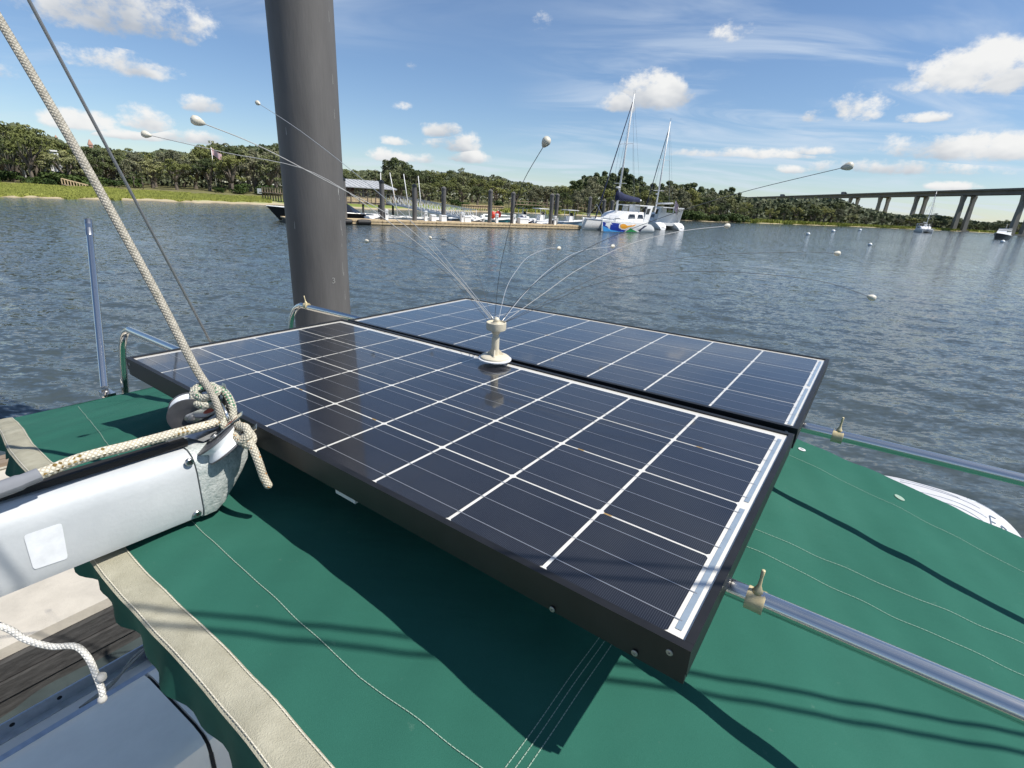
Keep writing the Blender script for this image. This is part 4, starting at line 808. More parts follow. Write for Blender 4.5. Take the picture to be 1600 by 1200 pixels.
# ------------------------------------------------------------------ catamarans
def catamaran(t, T, paint, mast_h, rake, coverm='navy', L=11.6, BW=5.6, biminiz=None):
    hb = .95
    for side in (-1, 1):
        yc = side * (BW / 2 - hb); secs = []
        for x, w, zs, zk in ((0, .55, .35, -.1), (.5, .75, .75, -.25), (1.4, .85, 1.15, -.35), (3.2, .95, 1.35, -.4), (6, .95, 1.45, -.4), (8.6, .8, 1.5, -.35), (10.4, .45, 1.56, -.2), (11.3, .14, 1.6, -.05), (11.6, .03, 1.62, .1)):
            secs.append([(x, yc - w, zs), (x, yc - w * .98, zs * .55), (x - .1, yc - w * .8, .05), (x - .1, yc, zk), (x - .1, yc + w * .8, .05), (x, yc + w * .98, zs * .55), (x, yc + w, zs)])
        h = put(MB().loft(secs), T, 'hull', 'white', t, 50); dk = MB(); dk.loft([[c[0], ((c[0][0]), yc, c[0][2] + .1), c[-1]] for c in secs], False, False); put(dk, T, 'side_deck', 'white', h)
        if paint and side == paint:
            # printed hull graphic: thin vinyl pieces laid on the outer side
            def on(x, z, e=.012):
                xs = [c[0][0] for c in secs]; ys = [abs(c[0][1] - yc) for c in secs] ; zsr = [c[0][2] for c in secs]; w = np.interp(x, xs, ys); zz = np.interp(x, xs, zsr); q = min(1, max(0, z / zz)); k = .8 + .18 * min(1, q / .55) + (.02 * (q - .55) / .45 if q > .55 else 0); return (x - .1 * (1 - min(1, q * 1.8)), yc + side * (w * k + e), z)
            def decal(poly, mname, nm, e): 
                m = MB(); c = np.mean(np.array(poly), 0); n = len(poly); pts = []
                for i in range(n):
                    a, b = np.array(poly[i]), np.array(poly[(i + 1) % n])
                    for k in range(6): pts.append(a + (b - a) * k / 6)
                vs = [on(*c, e)] + [on(*(c + (p - c) * .5), e) for p in pts] + [on(*p, e) for p in pts]; N_ = len(pts)
                fs = [(0, 1 + i, 1 + (i + 1) % N_) for i in range(N_)] + [(1 + i, 1 + N_ + i, 1 + N_ + (i + 1) % N_, 1 + (i + 1) % N_) for i in range(N_)]
                if side > 0: fs = [f[::-1] for f in fs]
                m.add(vs, fs); put(m, T, nm, mname, h)
            decal([(11.52, 1.35), (8.7, 1.22), (7.9, 1.0), (7.4, .5), (6.8, .06), (11.3, .06)], 'royal', 'blue_field', .012)
            decal([(11.5, .85), (11.1, .40), (10.4, .2), (8.6, .13), (7.4, .06), (11.3, .06)], 'skyblue', 'light_blue_wave', .02)
            decal([(8.8, 1.1), (8.3, 1.3), (7.6, 1.32), (6.9, 1.1), (6.2, 1.1), (5.0, 1.25), (4.6, 1.15), (5.6, .85), (6.6, .72), (7.4, .35), (8.2, .4), (8.8, .7)], 'white', 'white_outline', .028)
            decal([(8.55, 1.05), (8.1, 1.18), (7.6, 1.15), (7.1, .95), (6.2, 1.0), (5.1, 1.17), (5.7, .88), (6.7, .75), (7.5, .48), (8.2, .52), (8.55, .75)], 'orange', 'orange_sun', .036)
            decal([(7.6, .07), (6.4, .82), (5.6, .5), (5.2, .62), (4.0, .07)], 'white', 'mountain_outline', .028)
            decal([(7.2, .07), (6.35, .66), (5.6, .38), (4.5, .07)], 'green', 'green_mountain', .036)
            decal([(4.4, .3), (3.2, 1.0), (2.4, 1.02), (3.6, .5), (3.9, .07), (4.3, .07)], 'navy', 'navy_wave', .02)
    # bridge deck, coach roof
    put(MB().box((4.6, 0, .95), (6.6, BW - 1.9, .5)), T, 'bridge_deck', 'white', t)
    def ring(x, w, z0, z1, zin): return [(x, -w, z0), (x + zin * .1, -w * .93, (z0 + z1) / 2), (x + zin * .3, -w * .82, z1), (x + zin * .3, w * .82, z1), (x + zin * .1, w * .93, (z0 + z1) / 2), (x, w, z0)]
    cab = put(MB().loft([ring(2.4, 2.35, 1.2, 2.85, 0), ring(5.6, 2.35, 1.25, 2.85, 0), ring(7.2, 2.2, 1.3, 2.45, 0), ring(8.2, 1.9, 1.45, 1.75, 0)]), T, 'coach_roof', 'white', t, 35)
    for s in (-1, 1):
        for x0, x1 in ((2.9, 4.3), (4.8, 6.4)):
            q = [(x0, 1.95, 0), (x1, 1.95, 0), (x1 - .25, 2.5, 0), (x0 + .15, 2.5, 0)]
            m = MB(); m.add([(x, s * (2.35 * .93 + (.03 if z < 2.05 else -.10) + .03), z) for x, z, _ in q], [(0, 1, 2, 3) if s < 0 else (3, 2, 1, 0)]); put(m, T, 'cabin_window', 'glassdark', cab)
        m = MB(); m.add([(7.6, s * 1.62 + s * .5, 1.64), (9.2, s * (BW / 2 - .5), 1.62), (9.1, s * (BW / 2 - .95), 1.86), (7.7, s * 1.75, 1.95)], [(0, 1, 2, 3)]); put(m, T, 'hull_hatch', 'glassdark', t)
        m = MB(); m.box((8.0, s * (BW / 2 - .95), 1.62), (2.6, .9, .35)); put(m, T, 'hull_trunk', 'white', t)
    m = MB(); m.add([(7.3, -1.7, 2.35), (7.3, 1.7, 2.35), (7.95, 1.5, 1.85), (7.95, -1.5, 1.85)], [(0, 1, 2, 3)]); put(m, T, 'front_window', 'glassdark', cab)
    # hard bimini, helm and arch at the back
    bz = 3.75; put(MB().box((2.2, 0, bz), (3.4, 4.2, .14)), T, 'hard_bimini', 'white', t)
    for s in (-1, 1):
        put(MB().prism([(2.9, s * 2.2, 1.3), (1.7, s * 2.2, 1.3), (1.0, s * 2.2, bz), (2.3, s * 2.2, bz)], (0, .12 * s, 0)), T, 'side_arch', 'white', t)
        put(MB().add([(2.6, s * 2.34, 2.6), (1.85, s * 2.34, 2.6), (1.55, s * 2.34, 3.4), (2.35, s * 2.34, 3.4)], [(0, 1, 2, 3)]), T, 'arch_window', 'glassdark', t)
        put(MB().tube([(3.8, s * 2.0, 2.8), (3.8, s * 2.0, bz)], .05, 6), T, 'bimini_leg', 'alu', t)
        rl = [(10.9, 1.62), (9.6, 1.55), (8.0, 1.52), (6.4, 1.47), (4.8, 1.42), (3.3, 1.36), (2.0, 1.25)]
        for x, z in rl: put(MB().tube([(x, s * (BW / 2 - .25), z - .05), (x, s * (BW / 2 - .25), z + .65)], .022, 5), T, 'stanchion', 'alu', t)
        for dz in (.35, .63): put(MB().tube([(x, s * (BW / 2 - .25), z + dz) for x, z in rl], .012, 4), T, 'life_line', 'alu', t)
    put(MB().tube([(11.0, -(BW / 2 - .95), 1.5), (11.0, (BW / 2 - .95), 1.5)], .13, 8), T, 'cross_beam', 'white', t)
    put(MB().box((3.2, .6, 3.3), (1.2, 1.0, 1.1)), T, 'helm_seat', 'white', t)
    # rig
    mx = 6.7; top = (mx - rake, 0, mast_h); put(MB().tube([(mx, 0, 1.5), top], [.16, .10], 10), T, 'mast', 'white', t, True)
    bmz = 4.35; put(MB().tube([(mx - .1, 0, bmz), (mx - 5.6, 0, bmz + .15)], .13, 8), T, 'boom', 'white', t, True)
    if coverm: put(MB().loft([[(mx - x, -w, bmz + .05), (mx - x, -w * .8, bmz + h * .6), (mx - x, 0, bmz + h), (mx - x, w * .8, bmz + h * .6), (mx - x, w, bmz + .05), (mx - x, 0, bmz - .12)] for x, w, h in ((-.25, .3, 1.35), (.3, .38, 1.25), (1.6, .34, .85), (3.2, .3, .65), (5.0, .25, .5), (5.4, .1, .3))]), T, 'sail_cover', coverm, t, True)
    def mp(z): k = (z - 1.5) / (mast_h - 1.5); return np.array([mx - rake * k, 0, z])
    for z in (6.6, 11.8): put(MB().tube([mp(z) + [0, -1.1, 0], mp(z) + [0, 1.1, 0]], .035, 5), T, 'spreader', 'white', t)
    for s in (-1, 1):
        put(MB().tube([mp(mast_h - 1.2), (mx - 1.6, s * (BW / 2 - .3), 1.4)], .018, 4), T, 'shroud', 'greycloth', t)
        put(MB().tube([mp(11.8) + [0, s * 1.1, 0], (mx - 1.2, s * (BW / 2 - .3), 1.4)], .015, 4), T, 'lower_shroud', 'greycloth', t)
    put(MB().tube([mp(mast_h - .8), (11.0, 0, 1.7)], [.05, .09], 8), T, 'furled_jib', 'navy', t)
    put(MB().tube([(11.0, -(BW / 2 - 1), 1.6), (11.0, 0, 3.6), (11.0, (BW / 2 - 1), 1.6)], .03, 5), T, 'bridle', 'alu', t)
    put(MB().tube([mp(mast_h - .1), (mx - 5.4, 0, bmz + .4)], .012, 4), T, 'topping_lift', 'greycloth', t)
    put(MB().lathe([(.1, -.12), (.32, -.05), (.32, .08), (.1, .14)], mp(6.0) + [.35, 0, 0], Z3, 10), T, 'radar', 'white', t, True)
    for k in (-.15, .12): put(MB().tube([mp(mast_h) + [k, 0, -.05], mp(mast_h) + [k, 0, .5]], .015, 4), T, 'antenna', 'greycloth', t)
b0 = at_z(939, 362.2, 0); s0 = at_z(1034, 364.5, 0)
ax_ = (b0 - s0); ax_[2] = 0; ln = np.linalg.norm(ax_); 
hdg = np.array([-.76, -.65, 0]); 
ct = thing('painted_catamaran', 'white catamaran with blue, orange and green hull graphic and navy sail cover', 'catamaran', (*b0[:2], 0))
near = +1   # the hull toward the camera
hy = np.cross(Z3, hdg / np.linalg.norm(hdg)); side = 1 if (hy @ (-b0)) > 0 else -1
stern = b0 - hdg / np.linalg.norm(hdg) * 11.6 - hy * side * (5.6 / 2 - .95)
catamaran(ct, frame(stern, hdg), side, zat(985, 146, b0 + np.array([3, 5, 0])), .9)
s2 = at_z(1050, 360.0, 0); h2 = np.array([-.28, .96, 0]); h2 /= np.linalg.norm(h2)
ct2 = thing('white_catamaran', 'plain white catamaran showing its stern steps behind the painted one', 'catamaran', (*s2[:2], 0))
h2y = np.cross(Z3, h2); catamaran(ct2, frame(s2, h2), 0, zat(1044, 182, s2), .7, None)
fgp = s2 + h2 * .4; m = MB(); m.tube([[*fgp[:2], 1.2], [*fgp[:2], 4.8]], .03, 5); fo = thing('ensign', 'red and white ensign on a staff at the second catamaran stern', 'flag', (*fgp[:2], 1.2)); m.build('staff', 'white', fo)
m = MB(); m.grid(lambda s, t: np.array([fgp[0] + s * .6, fgp[1] - s * .2, 5.0 - t * 1.7 - s * .6 + .1 * math.sin(s * 6)]), 6, 6); m.build('cloth', bpy.data.materials['flag_cloth'], fo, True)
# distant boats and mooring buoys
dc = at_z(1437, 362.8, 0); dc = dc * (300 / np.hypot(*dc[:2])); t = thing('moored_catamaran', 'small white catamaran moored beneath the bridge', 'catamaran', (*dc[:2], 0)); h3 = -dc / np.linalg.norm(dc)
catamaran(t, frame(dc - h3 * 6, np.array([h3[0] + .25, h3[1], 0])), 0, 17.5, .8, None)
mc = at_z(1562, 374.0, 0); t = thing('motor_cruiser', 'black hulled motor cruiser with white cabin moored near the right edge', 'boat', (*mc[:2], 0)); hx = np.array([mc[1], -mc[0], 0]) * -.25 + -mc * .97; T = frame(mc - hx / np.linalg.norm(hx) * 5 * np.array([1, 1, 0]), hx)
boat_hull(t, T, 10.5, 3.9, 1.5, 2.2, 'hullblack', bow=.9)
put(MB().loft([[(x, -w, b), (x, -w * .85, h), (x, w * .85, h), (x, w, b)] for x, w, h, b in ((.8, 1.6, 3.4, 1.5), (4.8, 1.6, 3.5, 1.6), (6.2, 1.4, 2.6, 1.7), (8.2, .8, 2.0, 1.8))]), T, 'cabin', 'white', t)
put(MB().box((3.4, 0, 3.0), (4.0, 3.06, .5)), T, 'cabin_window', 'glassdark', t); put(MB().box((2.8, 0, 3.75), (3.6, 2.9, .18)), T, 'fly_bridge', 'white', t); put(MB().tube([(2.6, 0, 3.6), (2.6, 0, 5.4)], .05, 5), T, 'antenna', 'white', t)
for px, py, lb in ((1262.5, 367.5, 'white mooring buoy nearest the wooded point'), (1301.5, 363, 'small white mooring buoy before the marsh strip'), (1343.5, 361, 'tiny white mooring buoy farthest toward the bridge'), (1359, 384, 'white and blue mooring buoy, largest on open water'), (1566, 379.5, 'white buoy at the motor cruiser bow')):
    p = at_z(px, py, 0); t = thing('mooring_buoy', lb, 'buoy', p, 'mooring buoys'); r = .32 * np.hypot(*p[:2]) / 110; r = min(max(r, .24), .5)
    m = MB(); m.ball(p + Z3 * r * .55, r, 14); m.build('ball', 'white', t, True); m = MB(); m.lathe([(r * 1.005, r * .42), (r * 1.03, r * .5), (r * 1.03, r * .68), (r * 1.0, r * .74)], p, Z3, 14); m.build('band', 'bluehull', t); m = MB(); m.tube([p + Z3 * r * 1.5, p + Z3 * r * 1.9], r * .12, 6); m.build('eye', 'steel_dull', t)
# ================================================================== THE SAILBOAT IN THE FOREGROUND
UVEC = B(1, 0, 0); VVEC = B(0, 1, 0); BAX = (UVEC, VVEC, Z3)
def _drop():
    xs = np.linspace(0, 2, 401); k = np.clip((xs - .65) / .2, 0, 1); k = k * k * (3 - 2 * k); sl = np.where(xs < .65, .204 * xs ** 1.4, .1116 + (.19 - .1116) * k)
    return xs, np.concatenate([[0], np.cumsum((sl[1:] + sl[:-1]) / 2 * (xs[1] - xs[0]))])
DX, DZ = _drop()
def cz(u, v):
    z = 2.905 - float(np.interp(abs(u + .8), DX, DZ))
    z += .0011 * math.sin(u * 17 + v * 3) * min(1, abs(u + .8)) + .0011 * math.sin(v * 11 + u * 4 + 1) + .0012 * math.sin(u * 41 + v * 9) + .0010 * math.sin(v * 37 - u * 12) + .0008 * math.sin(u * 63 + v * 31)
    return z
def vfront(u): return .152 + .05 * ((u + .75) / 1.25) ** 2 + .004 * math.sin(u * 9)
U0, U1, VA = -2.115, .66, 1.645
def CV(u, v, dz=0.): return B(u, v, cz(u, v) + dz)
cn = thing('bimini_canopy', 'green canvas bimini top with beige front binding under the solar panels', 'canopy', B(-.8, .9, 2.9))
def canvas_fn(s, t):
    u = U0 + (U1 - U0) * s; v0 = vfront(u) + .012; return CV(u, v0 + (VA - v0) * t)
m = MB(); m.grid(canvas_fn, 170, 110); m.f = [f[::-1] for f in m.f]; m.build('canvas_top', 'canvas', cn, True)
BWD = .050
m = MB(); m.grid(lambda s, t: CV(U0 - .003 + (U1 - U0) * s, vfront(U0 + (U1 - U0) * s) + BWD * t, .0035 - .004 * (abs(t - .5) * 2) ** 6), 150, 8); m.f = [f[::-1] for f in m.f]; m.build('front_binding', 'binding', cn, True)
def stitch(pts, name='stitch_row', w=.00055, dash=True, dz=.0016, th='thread'):
    P = [];
    for (ua, va), (ub, vb) in zip(pts[:-1], pts[1:]):
        n = max(2, int(math.hypot(ub - ua, vb - va) / .0065))
        P += [(ua + (ub - ua) * k / n, va + (vb - va) * k / n) for k in range(n)]
    P.append(pts[-1]); m = MB()
    for i in range(len(P) - 1):
        (ua, va), (ub, vb) = P[i], P[i + 1]; L = math.hypot(ub - ua, vb - va); nx, ny = -(vb - va) / L * w, (ub - ua) / L * w; f = .07
        a = (ua + (ub - ua) * f, va + (vb - va) * f); b = (ub - (ub - ua) * f, vb - (vb - va) * f)
        m.quad(CV(a[0] - nx, a[1] - ny, dz), CV(a[0] + nx, a[1] + ny, dz), CV(b[0] + nx, b[1] + ny, dz), CV(b[0] - nx, b[1] - ny, dz)); m.f[-1] = m.f[-1][::-1]
    o = m.build(name, th, cn); o['kind'] = 'stuff'
for dv, dz in ((.004, .004), (BWD - .004, .004)): stitch([(u, vfront(u) + dv) for u in np.linspace(U0, U1, 30)], dz=.0045, w=.0005, th='tipball')
stitch([(-2.05, .41), (-1.4, .318), (-.8, .295), (-.42, .292), (-.2, .315), (.5, .36)])
stitch([(-.208, .20), (-.206, 1.63)]); stitch([(-.199, .20), (-.197, 1.63)]); stitch([(-.188, .20), (-.186, 1.63)], w=.0006)
stitch([(-2.0, 1.49), (-.06, 1.505), (.18, 1.481), (.62, 1.44)]); stitch([(-.19, 1.03), (.18, 1.10), (.62, 1.21)]); stitch([(-.19, .965), (.18, 1.015), (.62, 1.10)])
# two round patches on the canvas near the aft edge
for (u, v, r, mm) in ((-.055, 1.575, .010, 'whitedisc'), (.19, 1.545, .012, 'thread')):
    m = MB(); m.add([CV(u, v, .002)] + [CV(u + r * math.cos(a), v + r * math.sin(a), .002) for a in np.linspace(0, 6.283, 17)[:-1]], [(0, 1 + k, 1 + (k + 1) % 16) for k in range(16)]); m.build('fastener', mm, cn)
m = MB(); m.add([CV(-.055 + x, 1.575 + y, .003) for x, y in ((-.005, -.002), (.004, -.002), (.005, .001), (-.001, .003), (-.004, .002))], [(0, 1, 2, 3, 4)]); m.build('fastener_mark', 'greycloth', cn)
# valance hanging from the front and side edges
def val_front(s, t):
    u = U0 + (U1 - U0) * s; wv = .006 * math.sin(u * 13) + .005 * math.sin(u * 33 + 1) + .004 * math.sin(u * 71); dr = (.054 + .006 * math.sin(u * 9 + .5) + .004 * math.sin(u * 23) + .003 * math.sin(u * 51)) * t
    return B(u, vfront(u) + .004 + (wv - .008) * t, cz(u, vfront(u)) - .003 - dr)
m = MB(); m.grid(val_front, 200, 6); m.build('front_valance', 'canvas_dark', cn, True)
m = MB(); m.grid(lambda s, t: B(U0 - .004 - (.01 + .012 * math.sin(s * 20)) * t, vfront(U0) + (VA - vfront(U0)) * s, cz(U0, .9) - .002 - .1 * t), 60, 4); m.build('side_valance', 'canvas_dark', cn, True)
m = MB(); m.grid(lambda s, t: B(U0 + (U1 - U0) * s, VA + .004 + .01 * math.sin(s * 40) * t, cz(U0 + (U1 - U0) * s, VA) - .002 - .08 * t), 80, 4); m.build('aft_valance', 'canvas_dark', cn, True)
# bows of the frame below the canvas
for v in (.25, .95, 1.58):
    m = MB(); m.tube([B(u, v, cz(u, v) - .018) for u in np.linspace(U0 + .02, U1 - .02, 24)] , .0125, 8); m.build('bow', 'steel', cn, True)
# ------------------------------------------------------------------ solar panels
def solar_panel(R, t0, x0, x1, y0, y1, label, near):
    R = np.array(R); t0 = np.array(t0); a, b = .158, .1563; X, Yv, Zn = R[:, 0], R[:, 1], R[:, 2]
    def Q(x, y, z=0.): return t0 + X * x + Yv * y + Zn * z
    root = thing('solar_panel', label, 'solar panel', Q((x0 + x1) / 2, (y0 + y1) / 2, -.046), 'solar panels on the bimini'); AXP = (X, Yv, Zn)
    hf = .046; lip = .0105
    for (ax0, ay0, ax1, ay1) in ((x0, y0, x1, y0 + lip), (x0, y1 - lip, x1, y1), (x0, y0 + lip + .0002, x0 + lip, y1 - lip - .0002), (x1 - .0098, y0 + lip + .0002, x1, y1 - lip - .0002)):
        m = MB(); m.box(Q((ax0 + ax1) / 2, (ay0 + ay1) / 2, .002 - .0155), (ax1 - ax0, ay1 - ay0, .031), AXP); fr = m.build('frame_bar', 'frame', root)
        m = MB(); m.box(Q((ax0 + ax1) / 2, (ay0 + ay1) / 2, .002 - .039), (ax1 - ax0 - .003, ay1 - ay0 - .003, .0148), AXP); m.build('frame_foot', 'frame', fr)
    m = MB(); m.box(Q((x0 + x1) / 2, (y0 + y1) / 2, -.0035), (x1 - x0 - .012, y1 - y0 - .012, .004), AXP); m.build('backsheet', 'backsheet', root)
    cs = .1528; h = cs / 2; ch = .0035
    cm = None
    for i in range(9):
        for j in range(4):
            c = Q(a * (i + .5), b * (j + .5), -.0011)
            if cm is None:
                q = [(-h + ch, -h), (h - ch, -h), (h, -h + ch), (h, h - ch), (h - ch, h), (-h + ch, h), (-h, h - ch), (-h, -h + ch)]
                mm = MB(); mm.add([X * x + Yv * y for x, y in q] , [tuple(range(8))], [(x / cs + .5, y / cs + .5) for x, y in q]); cm = mm.mesh('cell', 'cell')
            o = bpy.data.objects.new('cell', cm); COL.objects.link(o); o.parent = root; o.location = [float(k) for k in (c - np.array(root.location))]
    for j in range(4):
        for k in (-1, 0, 1):
            m = MB(); yy = b * (j + .5) + k * .052; m.quad(Q(.001, yy - .0007, -.0006), Q(9 * a + .006, yy - .0007, -.0006), Q(9 * a + .006, yy + .0007, -.0006), Q(.001, yy + .0007, -.0006)); m.build('busbar', 'busbar', root)
    for y_a, y_b in ((.012, 2 * b - .012), (2 * b + .012, 4 * b - .012)):
        m = MB(); xx = 9 * a + .0028; m.quad(Q(xx, y_a, -.0008), Q(xx + .0070, y_a, -.0008), Q(xx + .0070, y_b, -.0008), Q(xx, y_b, -.0008)); m.build('ribbon', 'ribbon', root)
    for x, y, z in ((x1 - .02, y0, -.012), (x1 - .055, y0, -.037), (x0 + .02, y0, -.012), (x1 - .16, y0, -.040)):
        m = MB(); m.lathe([(.0038, 0), (.0038, .0008), (.003, .0012), (.0012, .0012), (.0012, .0003)], Q(x, y, z), -Yv, 12); m.build('screw', 'screw', root)
    # a few amber marks left on the cell gaps
    for (i, j, dx) in (((7, 2, .04), (8, 3, .05), (8, 1, .012), (5, 1, -.03), (3, 1, .03)) if near else ((4, 2, .0),)):
        m = MB(); m.quad(*[Q(a * i + dx + x * .006, b * j + y * .0012, -.0009) for x, y in ((-1, -1), (1, -1), (1, 1), (-1, 1))]); m.build('tape_mark', 'amber', root)
    if near:
        m = MB(); m.box(Q(.88, y0 + .012, -.052), (.052, .012, .008), AXP); m.build('mount_bracket', 'shadewhite', root)
    return Q
RN = [[0.8184278, 0.5743209, -0.0182048], [-0.5742580, 0.8186245, 0.0090358], [0.0200923, 0.0030591, 0.9997934]]; TN = [-0.9842897, 1.2206970, 3.0556675]
RF = [[0.8213907, 0.5698117, -0.0251387], [-0.5698289, 0.8217320, 0.0071726], [0.0247443, 0.0084332, 0.9996582]]; TF = [-0.5863727, 1.7834394, 3.0509681]
QN = solar_panel(RN, TN, -.0255, 1.4487, -.0115, .6530, 'solar panel nearest the camera with rope and boom end at its side', True)
QF = solar_panel(RF, TF, -.0300, 1.4480, -.0100, .6500, 'solar panel behind the black gap, beyond the whisker post', False)
# ------------------------------------------------------------------ steel rails under the panels
def rail(pts, label, group='steel rails under the panels', r=.0125):
    t = thing('support_rail', label, 'rail', pts[0], group); m = MB(); m.tube(pts, r, 16); m.build('tube', 'steel', t, True); return t
RZ = 3.056 - .046 - .0135
def RL(u, v, z): return B(u, v, z)
vn = .616; vf_ = 1.298
def railpts(v, uend, vleg, zl):
    z = lambda u: 3.0045 + .0202 * (u + 1.5) * 1.0 - .004
    P = [B(.75, v, z(.75) - .06), B(.62, v, z(.6)), B(-.5, v, z(-.5)), B(-1.4, v, z(-1.4)), B(uend + .16, v, z(uend) + .0), B(uend + .06, v - .01 * 0, z(uend) - .006), B(uend + .01, v + vleg * .2, z(uend) - .045), B(uend - .012, v + vleg * .5, z(uend) - .12), B(uend - .02, v + vleg, zl)]
    return catmull(P, 7)
rail(railpts(vn, -2.19, -.03, 2.705), 'near steel support rail, bent down at its left end beside the short pole')
rail(railpts(vf_, -2.20, -.03, 2.70), 'far steel support rail, bent down in front of the big pile')
def clip(u, v, z, label, up=(0, 0, 1), tilt=0.):
    c = B(u, v, z); t = thing('tube_clip', label, 'clip', c, 'plastic clips on the rails'); m = MB()
    m.lathe([(.0132, -.011), (.0150, -.011), (.0153, -.009), (.0150, -.007), (.0150, .007), (.0153, .009), (.0150, .011), (.0132, .011)], c, UVEC, 20); m.build('ring', 'plastic_clear', t, 40)
    d = np.array(up, float) + UVEC * tilt; d /= np.linalg.norm(d); m = MB(); m.lathe([(.008, .013), (.005, .018), (.0026, .024), (.0020, .036), (.0024, .040), (.0026, .047), (.0020, .048)], c, d, 10); m.build('stem', 'plastic_clear', t, True)
zr = lambda u: 3.0045 + .0202 * (u + 1.5) - .004
clip(-.025, vn, zr(-.025), 'yellowed plastic clip on the near rail right of the panel corner'); clip(.015, vf_, zr(.015), 'yellowed plastic clip on the far rail right of the panels'); clip(-2.085, vf_, zr(-2.1), 'yellowed plastic clip at the bend of the far rail before the pile', tilt=-.35)
# short steel pole at the left edge of the canopy
pb = at_z(164, 616, 2.735); pt = dep(138, 345, 2.27); pd = (pt - pb) / np.linalg.norm(pt - pb); pl = np.linalg.norm(pt - pb); t = thing('short_pole', 'short upright stainless pole at the left end of the canopy', 'pole', pb)
m = MB(); m.tube([pb + pd * .03, pb + pd * (pl - .10)], .0125, 16); m.build('tube', 'steel', t, 60); m = MB(); m.lathe([(.0130, pl - .105), (.0148, pl - .10), (.0148, pl), (.012, pl), (.012, pl - .03)], pb, pd, 18); cp = m.build('sleeve', 'steel_dull', t, 40)
m = MB(); m.lathe([(.0150, pl - .060), (.0150, pl - .035)], pb, pd, 18); m.build('tape_band', 'steel', cp)
m = MB(); m.box(pb + [0.01, 0, 0], (.06, .035, .02), BAX); m.build('base_bracket', 'steel', t); m = MB(); m.tube([pb + B(.02, -.01, .0), pb + B(.055, -.012, .012)], .006, 8); m.tube([pb + B(.05, -.012, .01), pb + B(.075, -.012, .035)], .003, 6); m.build('locking_pin', 'steel', t)
# ------------------------------------------------------------------ whisker bird deterrent
bp = QN(.0, .0) * 0 + at_z(773, 561, 3.0835); bp[2] = 3.0835; t = thing('bird_deterrent', 'cream post with springy whisker wires and ball tips between the panels', 'bird deterrent', bp)
m = MB(); m.lathe([(.046, .0), (.046, .003), (.044, .004)], bp, Z3, 32); m.build('adhesive_disc', 'whitedisc', t); 
m = MB(); m.lathe([(.040, .004), (.040, .008), (.036, .011), (.013, .012)], bp, Z3, 32); bs = m.build('base_flange', 'cream', t, 40)
for k in range(3):
    a = k * 2.094 + .5; d = np.array([math.cos(a), math.sin(a), 0]); s = np.array([-math.sin(a), math.cos(a), 0]) * .002; m = MB(); m.prism([bp + d * .009 + Z3 * .012 - s, bp + d * .026 + Z3 * .012 - s, bp + d * .009 + Z3 * .03 - s], s * 2); m.build('rib', 'cream', bs)
m = MB(); m.lathe([(.0105, .012), (.0105, .062), (.0085, .064), (.0085, .078), (.014, .082)], bp, Z3, 20); m.build('post', 'cream', t, 40)
m = MB(); m.lathe([(.010, .072), (.014, .082), (.026, .084), (.027, .088), (.027, .104), (.025, .105), (.024, .101), (.012, .101), (.010, .106)], bp, Z3, 28); hub = m.build('hub_cup', 'cream', t, 40)
m = MB(); m.ball(bp + Z3 * .110, .0085, 12); m.build('knob', 'cream', hub, True)
WH = [([(350, 238), (490, 270), (620, 356), (700, 422)], (228, 210), 1.28, 'wire_mid', (768, 503)), ([(400, 226), (497, 276), (630, 350), (705, 424)], (308, 189), .92, 'wire_mid', (771, 502)), ([(470, 205), (560, 275), (655, 358), (718, 432)], (403, 161), 1.95, 'wire_white', (774, 500)),
      ([(602, 377), (630, 384), (662, 400), (696, 426), (730, 462)], (573, 377), 2.1, 'wire_dark', (760, 503)), ([(692, 375), (717, 388), (736, 409), (751, 441)], (672, 372), 2.2, 'wire_dark', (768, 499)), ([(815, 290), (795, 360), (780, 430)], (853, 222), .98, 'wire_dark', (772, 500)),
      ([(857, 388), (826, 401), (806, 424), (791, 451)], (873, 388), 2.15, 'wire_white', (779, 498)), ([(905, 393), (860, 420), (820, 458)], (957, 385), 2.1, 'wire_white', (786, 500)), ([(1150, 303), (1020, 345), (920, 387), (850, 432), (812, 465)], (1325, 260), 1.1, 'wire_dark', (785, 500)),
      ([(1060, 362), (980, 383), (905, 420), (848, 460)], (1136, 353), 1.75, 'wire_mid', (790, 503)), ([(1250, 394), (1090, 400), (960, 424), (880, 458)], (1308, 396), 1.7, 'wire_dark', (792, 506)), ([(1290, 441), (1200, 429), (1100, 424), (1000, 429), (920, 447), (855, 475)], (1362, 465), 1.38, 'wire_dark', (793, 508))]
for pts, tip, dt, wm, base in WH:
    path = [base] + pts[::-1] + [tip]; n = len(path); L = [0]
    for i in range(1, n): L.append(L[-1] + math.hypot(path[i][0] - path[i - 1][0], path[i][1] - path[i - 1][1]))
    P = [dep(*q, 1.383 + (dt - 1.383) * (L[i] / L[-1]) ** 1.1) for i, q in enumerate(path)]; P[0] = bp + Z3 * .100 + (P[0] - bp) * np.array([1, 1, 0]) * .8
    c = catmull(P, 6); m = MB(); m.tube(c, .0007 if wm == 'wire_dark' else .00095, 6); w = m.build('whisker', wm, t, True); d = c[-1] - c[-4]; d /= np.linalg.norm(d)
    m = MB(); m.lathe([(.0015, -.014), (.004, -.011), (.0075, -.004), (.009, .002), (.0075, .008), (.003, .0105)], c[-1] , d, 12); m.build('ball_tip', 'tipball', w, True)
